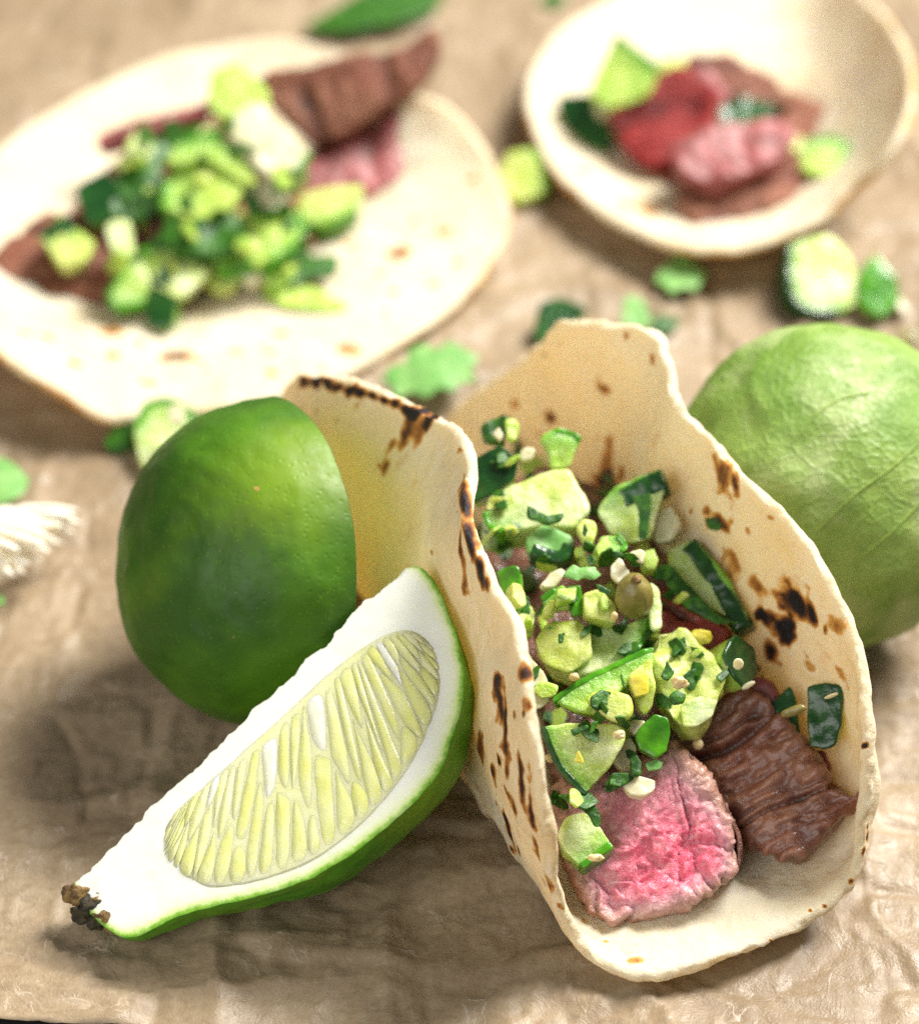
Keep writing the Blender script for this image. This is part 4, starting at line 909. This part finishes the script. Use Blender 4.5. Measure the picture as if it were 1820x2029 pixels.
ball('pepper_seed', 'flat cream seed left of the quarter cucumber slice', 'seed', 1090, 1503, 1.85, (.12, .04, .075), SEED, seed=3, rot=tiltm(.3, .9))
ball('pepper_seed', 'long brown seed lying across the two dark pepper pieces', 'seed', 1572, 1409, 2.35, (.23, .07, .09), SCAR2 if 0 else CAPER, seed=5, rot=tiltm(0, -.45))
ball('pepper_seed', 'thin pale seed on the face of the tall pepper rectangle', 'seed', 1646, 1379, 2.62, (.13, .03, .035), SEED, seed=6, rot=tiltm(0, -.5))
ball('pepper_seed', 'white seed on the dark rind face of the cucumber dice', 'seed', 1462, 1316, 2.95, (.09, .04, .13), ONION, seed=7)
ball('pepper_seed', 'white seed under the dark rind face of the cucumber dice', 'seed', 1482, 1358, 2.4, (.13, .04, .05), ONION, seed=8, rot=tiltm(0, -.7))
ball('pepper_seed', 'tan seed below the juicy yellowish cucumber chunk', 'seed', 1137, 1342, 2.75, (.09, .06, .08), SEED, seed=9)
ball('pepper_seed', 'cream seed at the upper right of the quarter cucumber slice', 'seed', 1225, 1456, 2.5, (.1, .06, .07), SEED, seed=10, amp=.3)
ball('pepper_seed', 'tan seed cluster on the large pale cucumber piece', 'seed', 1345, 1352, 2.92, (.14, .07, .11), SEED, seed=11, amp=.35)
ball('pepper_seed', 'pale seed at the right end of the speckled cucumber bit', 'seed', 1216, 1222, 3.2, (.06, .05, .1), SEED, seed=12)
ball('pepper_seed', 'pale seed resting on the lower part of the small cucumber block', 'seed', 1180, 1700, 1.4, (.13, .05, .07), SEED, seed=13, amp=.3)
ball('pepper_seed', 'honey coloured seed behind the large pale cucumber piece', 'seed', 1385, 1262, 2.6, (.22, .14, .12), JELLY, seed=14, amp=.2)

# ---- back left tortilla
def grow(o, k):
    c = np.mean(np.array(o, float), 0); return [tuple(c+(np.array(q)-c)*k) for q in o]
def lp(name, label, cat, o, *a, **k): return piece(name, label, cat, grow(o, 1.16), *a, group=GL, ds=.09, **k)
GM = 'steak on the back tortillas'
steak('steak_chunk', 'brown grained steak slab with a dark tip at the top of the left tortilla', [(528,160),(560,140),(640,128),(720,110),(790,105),(832,62),(852,90),(838,140),(800,180),(740,215),(690,250),(630,275),(575,225)], 1.15, (0,.1,1), .8, 'brown', 51, ds=.09, fdir=95, group=GM, amp=.07)
steak('steak_chunk', 'rosy steak piece below the brown slab of the left tortilla', [(570,345),(640,297),(700,268),(770,235),(822,252),(852,293),(825,335),(745,370),(690,388),(615,380)], .5, (.05,.6,1), .8, 'rose', 53, ds=.09, group=GM, amp=.1)
steak('steak_strip', 'thin red steak strip at the upper left of the salsa heap', [(200,262),(330,220),(402,196),(415,212),(340,242),(210,285)], 1.3, (0,.6,1), .4, 'rose', 55, ds=.09, group=GM)
steak('steak_chunk', 'reddish brown steak piece at the far left of the left tortilla', [(-40,610),(0,520),(80,440),(170,425),(250,470),(255,540),(205,592),(110,622)], .4, (0,.6,1), .7, 'brown', 57, ds=.09, group=GM)
steak('steak_chunk', 'steak piece showing pink between the pale salsa pieces of the left tortilla', [(160,420),(240,440),(340,450),(350,500),(260,500),(180,480)], .75, (0,.6,1), .5, 'rose', 59, ds=.09, group=GM)
steak('steak_chunk', 'shaded steak piece buried under the salsa of the left tortilla', [(150,520),(180,400),(300,300),(420,260),(560,300),(610,420),(560,520),(430,545),(300,580),(200,570)], .35, (0,1,1), .7, 'brown', 61, ds=.12, group=GM)
lp('cucumber_piece', 'bright white cucumber block with a green lower edge on the left tortilla', 'cucumber', [(455,252),(480,225),(515,208),(602,302),(582,335),(540,347),(490,298)], 2.05, (.1,.5,1), .7, flesh=ONION, skin=[3,4], skinmat=PSK, skin_t=.09)
lp('pepper_piece', 'yellow green pepper block above the bright white cucumber', 'pepper', [(418,205),(424,148),(470,128),(526,182),(522,214),(460,236)], 2.1, (0,.4,1), .6, flesh=PEP)
lp('pepper_piece', 'large lime green pepper piece in the middle of the left tortilla', 'pepper', [(328,405),(338,345),(385,318),(440,325),(472,368),(442,415),(385,424)], 1.6, (-.1,.6,1), .5, flesh=PEP, skin=[0,1], skinmat=PSK)
lp('pepper_piece', 'folded lime green pepper strip arching over the middle of the left tortilla', 'pepper', [(335,318),(365,285),(425,272),(478,305),(502,362),(470,352),(415,312),(365,322)], 1.95, (0,.5,1), .25, flesh=PEP, skin=[1,2], skinmat=PSK)
lp('pepper_piece', 'green pepper piece low on the right of the left salsa heap', 'pepper', [(415,450),(500,425),(582,418),(598,470),(545,512),(440,525)], 1.0, (0,.6,1), .5, flesh=PEP, skin=[2,3,4], skinmat=PSK)
lp('cucumber_piece', 'pale cucumber dot at the upper left of the left salsa heap', 'cucumber', [(250,290),(268,260),(298,266),(302,300),(275,315)], 1.9, (0,.5,1), .4, flesh=CUC, e=.12)
lp('cucumber_piece', 'pale cucumber dot below the thin red steak strip', 'cucumber', [(388,285),(400,250),(430,256),(434,288),(412,302)], 1.95, (0,.5,1), .4, flesh=CUC, e=.12)
lp('cucumber_piece', 'tiny pale cucumber bit under the bright white block', 'cucumber', [(460,345),(475,320),(498,330),(496,354),(474,360)], 1.85, (0,.5,1), .3, flesh=ONION)
lp('cucumber_piece', 'white cucumber block right of the large lime green pepper', 'cucumber', [(482,385),(500,362),(556,370),(568,402),(545,420),(495,414)], 1.5, (0,.5,1), .45, flesh=ONION, skin=[3,4], skinmat=PSK)
lp('cucumber_piece', 'pale yellow cucumber piece below the rosy steak', 'cucumber', [(590,432),(600,390),(650,376),(712,370),(704,412),(640,445)], .7, (0,.6,1), .45, flesh=CUCY, skin=[4,5], skinmat=PSK)
lp('cucumber_rind', 'almost black rind square at the left of the left salsa heap', 'cucumber', [(155,375),(205,345),(246,380),(238,422),(180,438)], 1.3, (0,.4,1), .45, flesh=PEP, skin='front', skinmat=CSK)
lp('cucumber_piece', 'cucumber wedge with black green rind at the far left edge', 'cucumber', [(85,470),(120,425),(152,455),(184,478),(165,512),(125,520)], 1.15, (0,.5,1), .45, flesh=CUCY, skin=[0,1], skinmat=CSK, skin_t=.28)
lp('cucumber_piece', 'pale S shaped cucumber sliver at the lower left of the left heap', 'cucumber', [(212,455),(256,443),(266,500),(292,552),(284,590),(232,604),(210,575),(236,540),(222,492)], .75, (0,.3,1), .4, flesh=CUC, skin=[4,5,6], skinmat=PSK)
lp('cucumber_rind', 'blue green rind bit at the bottom of the left salsa heap', 'cucumber', [(282,570),(300,552),(326,562),(346,595),(336,640),(300,642)], .45, (-.2,.3,1), .4, flesh=PEP, skin='front', skinmat=CSK)
lp('cucumber_slab', 'soft green cucumber slice above the blue green rind bit', 'cucumber', [(280,500),(340,474),(412,468),(404,540),(355,582),(300,556)], .8, (-.1,.6,1), .3, flesh=CUC, skin=[0,1], skinmat=PSK, skin_t=.15)
lp('onion_piece', 'small white onion bit at the lower middle of the left heap', 'onion', [(474,524),(490,498),(516,508),(518,550),(490,560)], .7, (0,.4,1), .3, flesh=ONION)
lp('herb_leaf', 'dark green herb leaf at the lower right of the left heap', 'herb', [(536,535),(600,508),(664,508),(662,542),(592,552)], .55, (0,.8,1), .12, flesh=HERB)
lp('herb_leaf', 'yellowing herb leaf below the dark leaf of the left heap', 'herb', [(520,580),(560,562),(610,562),(684,606),(640,612),(570,604)], .35, (0,1,1), .1, flesh=PEP)
lp('herb_leaf', 'dark herb clump between the black rind and the lime green pepper', 'herb', [(226,330),(262,300),(312,310),(322,360),(296,420),(246,430)], 1.35, (0,.6,1), .3, flesh=HERB, rough=.1)
lp('herb_leaf', 'mid green herb clump in the centre of the left heap', 'herb', [(330,440),(400,420),(470,430),(490,480),(420,500),(345,490)], 1.3, (0,.7,1), .3, flesh=HERB, rough=.1)
lp('herb_leaf', 'olive herb clump above the lime green pepper piece', 'herb', [(300,300),(330,262),(390,250),(440,292),(400,318),(330,320)], 1.7, (0,.6,1), .25, flesh=HERB, rough=.1)
lp('cucumber_piece', 'olive cucumber bit beside the small white onion of the left heap', 'cucumber', [(410,560),(420,518),(470,520),(470,560),(440,575)], .6, (0,.5,1), .35, flesh=CUCY)
lp('pepper_piece', 'olive pepper bit right of the small white onion of the left heap', 'pepper', [(520,520),(560,505),(580,540),(560,570),(522,560)], .55, (0,.5,1), .3, flesh=PEP)

# ---- back right tortilla
def rp(name, label, cat, o, *a, **k): return piece(name, label, cat, grow(o, 1.16), *a, group=GR, ds=.09, **k)
rp('cucumber_piece', 'olive cucumber block with a pointed green top on the right tortilla', 'cucumber', [(1172,185),(1195,130),(1222,78),(1258,105),(1296,135),(1275,185),(1215,205)], 1.2, (-.2,.3,1), .7, flesh=PEP, skin=[2,3], skinmat=PSK, skin_t=.1)
rp('pepper_piece', 'dark green pepper bit at the left of the right tortilla filling', 'pepper', [(1108,200),(1168,192),(1205,250),(1196,292),(1160,282),(1122,245)], .45, (-.2,.4,1), .5, flesh=PEP, skin='front', skinmat=CSK)
rp('onion_piece', 'white onion bit between the dark pepper and the olive cucumber', 'onion', [(1178,205),(1192,186),(1216,192),(1214,218),(1190,224)], 1.0, (0,.4,1), .3, flesh=ONION)
rp('cucumber_piece', 'yellow green cucumber bit behind the deep red steak', 'cucumber', [(1290,135),(1320,112),(1360,118),(1350,150),(1310,165)], 1.2, (0,.4,1), .4, flesh=CUCY)
rp('cucumber_piece', 'yellow cucumber bit at the right of the pink steak', 'cucumber', [(1535,262),(1556,250),(1590,276),(1580,300),(1550,292)], 1.0, (0,.4,1), .4, flesh=CUCY)
rp('cucumber_piece', 'dull green cucumber piece at the right end of the filling', 'cucumber', [(1590,330),(1600,280),(1660,270),(1690,310),(1650,350)], .8, (0,.4,1), .6, flesh=PEP, skin=[1,2], skinmat=PSK)
rp('cucumber_rind', 'black green rind piece between the red and pink steak chunks', 'cucumber', [(1400,250),(1420,215),(1475,190),(1540,212),(1490,252),(1430,268)], 1.1, (0,.5,1), .5, flesh=CSK)
steak('steak_chunk', 'deep red steak cube on the right tortilla', [(1215,235),(1275,180),(1340,138),(1415,180),(1400,265),(1350,300),(1285,315),(1245,285)], .7, (-.3,.5,1), 1.0, 'red', 71, ds=.09, group=GM, amp=.05)
steak('steak_chunk', 'shaded dark steak under the red and pink chunks of the right tortilla', [(1250,270),(1350,200),(1500,180),(1640,230),(1690,310),(1580,400),(1440,420),(1330,350)], .3, (0,1,1), .5, 'brown', 70, ds=.1, group=GM)
steak('steak_chunk', 'mauve steak strip above the deep red cube', [(1350,140),(1392,132),(1445,185),(1425,210),(1370,185)], 1.3, (0,.5,1), .6, 'rose', 73, ds=.09, group=GM)
steak('steak_chunk', 'brown steak piece at the top of the right tortilla filling', [(1370,125),(1430,110),(1520,150),(1560,200),(1490,205),(1430,170)], 1.2, (0,.5,1), .8, 'brown', 75, ds=.09, group=GM)
steak('steak_chunk', 'pink steak chunk in the middle of the right tortilla', [(1340,290),(1390,262),(1445,250),(1532,238),(1565,270),(1535,312),(1455,342),(1400,350),(1362,330)], 1.1, (0,.7,1), .8, 'rose', 77, ds=.09, group=GM)
steak('steak_chunk', 'dark brown steak chunk lowest on the right tortilla', [(1362,405),(1378,350),(1470,330),(1560,308),(1600,330),(1560,385),(1490,432),(1405,448)], .35, (0,.5,1), .9, 'brown', 79, ds=.09, group=GM)

# ---- scraps on the paper
def pp_(name, label, cat, *a, **k): return piece(name, label, cat, *a, group=GP, ds=.08, **k)
pp_('cucumber_piece', 'yellow green cucumber chunk lying between the two back tortillas', 'cucumber', [(985,335),(1010,300),(1060,294),(1086,320),(1084,372),(1060,388),(1012,406),(994,372)], .05, (-.1,.5,1), .7, flesh=CUCY, skin=[2,3], skinmat=PSK, skin_t=.1)
pp_('herb_leaf', 'pale green leaf lying below the edge of the right tortilla', 'leaf', [(1294,556),(1308,528),(1330,522),(1342,496),(1366,506),(1378,524),(1402,540),(1388,556),(1380,576),(1352,568),(1328,582),(1316,562)], .12, (0,1.2,1), .04, flesh=LEAF, bend=.15)
pp_('cucumber_piece', 'pale cucumber cube with dark rind by the right tortilla', 'cucumber', [(1555,545),(1560,485),(1600,468),(1645,462),(1682,500),(1702,560),(1700,602),(1660,622),(1600,622),(1565,596)], .05, (.15,.4,1), .9, flesh=CUC, skin=[7,8,9,0], skinmat=CSK, skin_t=.12)
pp_('pepper_piece', 'bright green pepper cube right of the pale cucumber cube', 'pepper', [(1702,540),(1735,505),(1772,545),(1782,600),(1745,628),(1704,606)], .05, (.1,.4,1), .6, flesh=PEP, skin='front', skinmat=PSK)
pp_('onion_piece', 'white crumb right of the bright green pepper cube', 'onion', [(1770,600),(1785,585),(1800,605),(1790,622)], .05, (0,.5,1), .2, flesh=ONION)
pp_('pepper_piece', 'dark blue green pepper bit behind the top corner of the front taco', 'pepper', [(1058,660),(1068,600),(1110,588),(1165,612),(1125,645),(1080,695)], .05, (0,.6,1), .4, flesh=PEP, skin='front', skinmat=CSK)
pp_('herb_leaf', 'light green leaf bit peeking over the top edge of the front taco', 'leaf', [(1226,640),(1240,582),(1272,592),(1296,640),(1260,655)], .1, (0,.6,1), .1, flesh=LEAF)
pp_('herb_leaf', 'dark green herb bit right of the top edge of the front taco', 'herb', [(1286,640),(1310,620),(1348,628),(1338,652),(1308,662)], .05, (0,.8,1), .15, flesh=HERB)
pp_('herb_leaf', 'broad pale green leaf lying between the left tortilla and the front taco', 'leaf', [(752,748),(772,720),(800,716),(812,688),(846,676),(866,694),(886,674),(918,690),(950,700),(936,728),(946,750),(914,756),(896,776),(866,768),(846,790),(815,776),(785,790),(774,764)], .25, (-.1,.7,1), .05, flesh=LEAF, bend=.12)
pp_('cucumber_piece', 'cucumber cube with green top rind behind the dark lime half', 'cucumber', [(265,840),(290,792),(350,788),(395,828),(425,850),(385,912),(292,942),(270,892)], .05, (.05,.4,1), .8, flesh=CUC, skin=[0,1,2], skinmat=PSK, skin_t=.13)
pp_('herb_leaf', 'dark herb bit left of the cucumber cube behind the lime half', 'herb', [(203,875),(240,808),(268,828),(262,884),(218,898)], .05, (-.3,.5,1), .35, flesh=HERB)
pp_('onion_piece', 'white onion crumb on the cucumber cube behind the lime half', 'onion', [(332,820),(342,802),(362,806),(362,832),(342,838)], .85, (0,.5,1), .15, flesh=ONION)
pp_('herb_leaf', 'bright green leaf cut by the left edge of the picture', 'leaf', [(-50,900),(0,903),(40,925),(62,945),(45,982),(0,1000),(-50,990)], .1, (0,.9,1), .05, flesh=LEAF, bend=.1)
pp_('herb_leaf', 'tiny green speck at the left edge below the white strands', 'herb', [(-14,1180),(4,1176),(8,1196),(-12,1200)], .05, (0,.9,1), .06, flesh=LEAF)
pp_('herb_leaf', 'dark green leaf at the very top of the picture', 'leaf', [(590,48),(680,0),(780,-45),(890,-50),(870,15),(790,46),(690,64)], .15, (0,1,1), .06, flesh=HERB, bend=.05)
pp_('herb_leaf', 'small leaf tip at the top right of the dark leaf', 'leaf', [(1060,6),(1090,-20),(1130,-10),(1110,14)], .1, (0,1,1), .05, flesh=HERB)
pp_('herb_leaf', 'brown green speck on the paper above the tomatillo', 'herb', [(1772,665),(1790,648),(1822,652),(1818,680),(1788,684)], .05, (0,.8,1), .12, flesh=CAPER)

# ---- frayed white strands at the left edge
def strands():
    r = random.Random(9); b0 = P(-140, 1068, .45)
    root = empty('spring_onion_root', (b0[0], b0[1], 0), 'fan of frayed white spring onion strands at the left edge', 'spring onion', None)
    ends = [(158,1010,.75),(150,1026,.7),(160,1036,.55),(128,1042,.8),(148,1056,.45),(112,1068,.75),(128,1076,.4),(100,1094,.6),(92,1080,.85),(84,1112,.4),(60,1118,.6),(50,1138,.35),(30,1142,.5),(20,1120,.75),(40,1090,.95),(8,1150,.3)]
    for k, (px, py, z) in enumerate(ends):
        e = P(px, py, z); s = b0+np.array([r.uniform(-.1, .1), r.uniform(-.25, .35), r.uniform(-.1, .35)])
        m1 = s+(e-s)*.5+np.array([0, .12*(8-k)/8, r.uniform(.08, .2)])
        pts = catmull(np.array([s, m1, e]), 26); tg = np.gradient(pts, axis=0); tg /= np.linalg.norm(tg, axis=1)[:, None]
        a = np.cross(tg, [0, 0, 1]); a /= np.linalg.norm(a, axis=1)[:, None]; b = np.cross(a, tg)
        w = r.uniform(.07, .115)*np.concatenate([np.linspace(1, 1, 20), [.98, .92, .82, .66, .42, .05]])
        an = np.linspace(0, 2*math.pi, 10, endpoint=False)
        T = (pts[:, None, :]+(a[:, None, :]*np.cos(an)[None, :, None]+b[:, None, :]*np.sin(an)[None, :, None])*w[:, None, None]).reshape(-1, 3)
        T = T+.012*fbm(T*6, k, 2)[:, None]
        a2 = np.arange(260).reshape(26, 10); a2 = np.hstack([a2, a2[:, :1]])
        part('strand', T, np.stack([a2[:-1, :-1], a2[1:, :-1], a2[1:, 1:], a2[:-1, 1:]], -1).reshape(-1, 4), WHITE, root)
strands()
# ---- small crumbs of the same salsa, dropped onto whatever lies under them
def crumbs(anchors, GROUP, sub, smin, smax, ds, seed, per=2):
    import re
    r = random.Random(seed)
    kinds = (('herb_leaf', 'chopped herb crumb', 'herb', HERB), ('pepper_piece', 'light green pepper crumb', 'pepper', PEP), ('onion_piece', 'pale onion crumb', 'onion', ONION), ('cucumber_piece', 'pulpy cucumber crumb', 'cucumber', CUCY))
    named = []
    for o in PIECES:
        if o.get('group') == GROUP and 'fleck' not in o['label'] and 'crumb between' not in o['label']:
            short = re.split(r' (?:with|standing|lying|at|in|on|below|beside|pointing|near|poking|leaning|left|right|between|above|behind|under|resting|draped|tucked|hanging|stuck|against|flecked|curving|across|of|peeking)\b', o['label'])[0]
            if 2 <= len(short.split()) <= 4: named.append((np.array(o.location)/S, short))
    used = set()
    def where(p, kind):
        near = sorted(named, key=lambda t: np.linalg.norm(t[0]-p))[:14]
        for a in range(12):
            for b in range(a+1, 13):
                if near[a][1] == near[b][1]: continue
                key = (kind, frozenset((near[a][1], near[b][1])))
                if key not in used:
                    used.add(key); return '%s between the %s and the %s' % (kind, near[a][1], near[b][1])
    bpy.context.view_layer.update(); dg = bpy.context.evaluated_depsgraph_get()
    for an in anchors:
        bpy.context.view_layer.update(); dg = bpy.context.evaluated_depsgraph_get()
        for q in range(per):
            k = kinds[r.choice((0, 0, 0, 0, 0, 0, 0, 1, 1, 3))]; sz = r.uniform(smin, smax); n = r.randint(4, 6); ph = r.uniform(0, 6.28)
            x, y = an[0]+r.uniform(-sub, sub), an[1]+r.uniform(-sub, sub)*.9
            d = ray(x, y); d = d/np.linalg.norm(d)
            ok, hit, nor, _, ob, _ = sc.ray_cast(dg, Vector(CAM*S), Vector(d))
            if not ok: continue
            h = np.array(hit)/S; top = ob
            while top.parent: top = top.parent
            if top.get('category') in ('lime', 'baking paper', 'tomatillo', 'caper'): continue
            if top.get('category') == 'tortilla' and h[2] > 2.2: continue
            asp = r.uniform(.32, .8); rot = r.uniform(0, 3.14); loc_ = [(sz*r.uniform(.75, 1.15)*math.cos(ph+6.283*i/n), sz*asp*r.uniform(.7, 1.1)*math.sin(ph+6.283*i/n)) for i in range(n)]
            out = [(x+a_*math.cos(rot)-b_*math.sin(rot), y+a_*math.sin(rot)+b_*math.cos(rot)) for a_, b_ in loc_]
            nn = np.array(nor); cn = np.array([nn@RGT, nn@UPV, max(-(nn@FWD), .55)])+np.array([r.uniform(-.35, .35), r.uniform(-.2, .4), 0])
            T = r.uniform(.05, .16) if k[0] != 'herb_leaf' else .05
            # height of the lowest outline point on the tilted plane through the hit, lifted by half the thickness
            nv = camv(cn); low = max(out, key=lambda t: t[1]); o_ = h+nv*(T*.55); rr = ray(*low); zb = (CAM+rr*(((o_-CAM)@nv)/(rr@nv)))[2]
            piece(k[0], where(h, k[1]), k[2], out, zb, tuple(cn), T, flesh=k[3], group=GROUP+', small crumbs', rough=.018, fine=.006, e=.014, ds=ds, seed=len(PIECES)+3)
crumbs([(x, y) for x, y, z in [(1000,1090,3.0),(970,1080,2.9),(960,1040,3.0),(1010,1060,3.05),(1060,1120,3.0),(1090,1110,3.15),(1030,1180,2.9),(1050,1150,3.0),(1000,1000,3.1),(1045,1215,2.75),(1060,1240,2.7),(1100,1215,2.85),(1150,1110,3.25),(1200,1100,3.2),(1240,1170,3.1),(1215,1190,3.0),(1170,1240,2.75),(1240,1245,2.7),(1290,1270,2.6),(1310,1260,2.65),(1245,1290,2.65),(1050,1330,2.2),(1110,1350,2.3),(1070,1370,2.2),(1100,1420,2.1),(1180,1430,2.3),(1225,1445,2.2),(1260,1420,2.4),(1310,1400,2.4),(1250,1480,2.0),(1205,1545,1.75),(1140,1590,1.7),(1100,1580,1.6),(1190,960,3.1),(1170,1000,3.1),(1030,920,3.3),(1060,930,3.3),(985,905,3.4),(1010,890,3.45),(1260,1100,3.1),(1300,1140,2.8),(1330,1190,2.5),(1180,1090,3.25),(1120,1170,3.1),(980,1120,2.95),(1190,1380,2.55),(1390,1300,2.6),(1420,1340,2.5),(1350,1270,2.8),(1365,1330,2.75)]], GS, 18, 15, 33, .05, 21)
crumbs([(250,320),(300,280),(350,270),(400,330),(300,370),(270,430),(330,450),(390,455),(450,440),(510,400),(560,440),(590,480),(520,490),(470,480),(420,510),(350,530),(310,500),(250,510),(560,360),(440,260),(470,300),(230,390),(380,400),(600,540)], GL, 22, 16, 32, .09, 33)
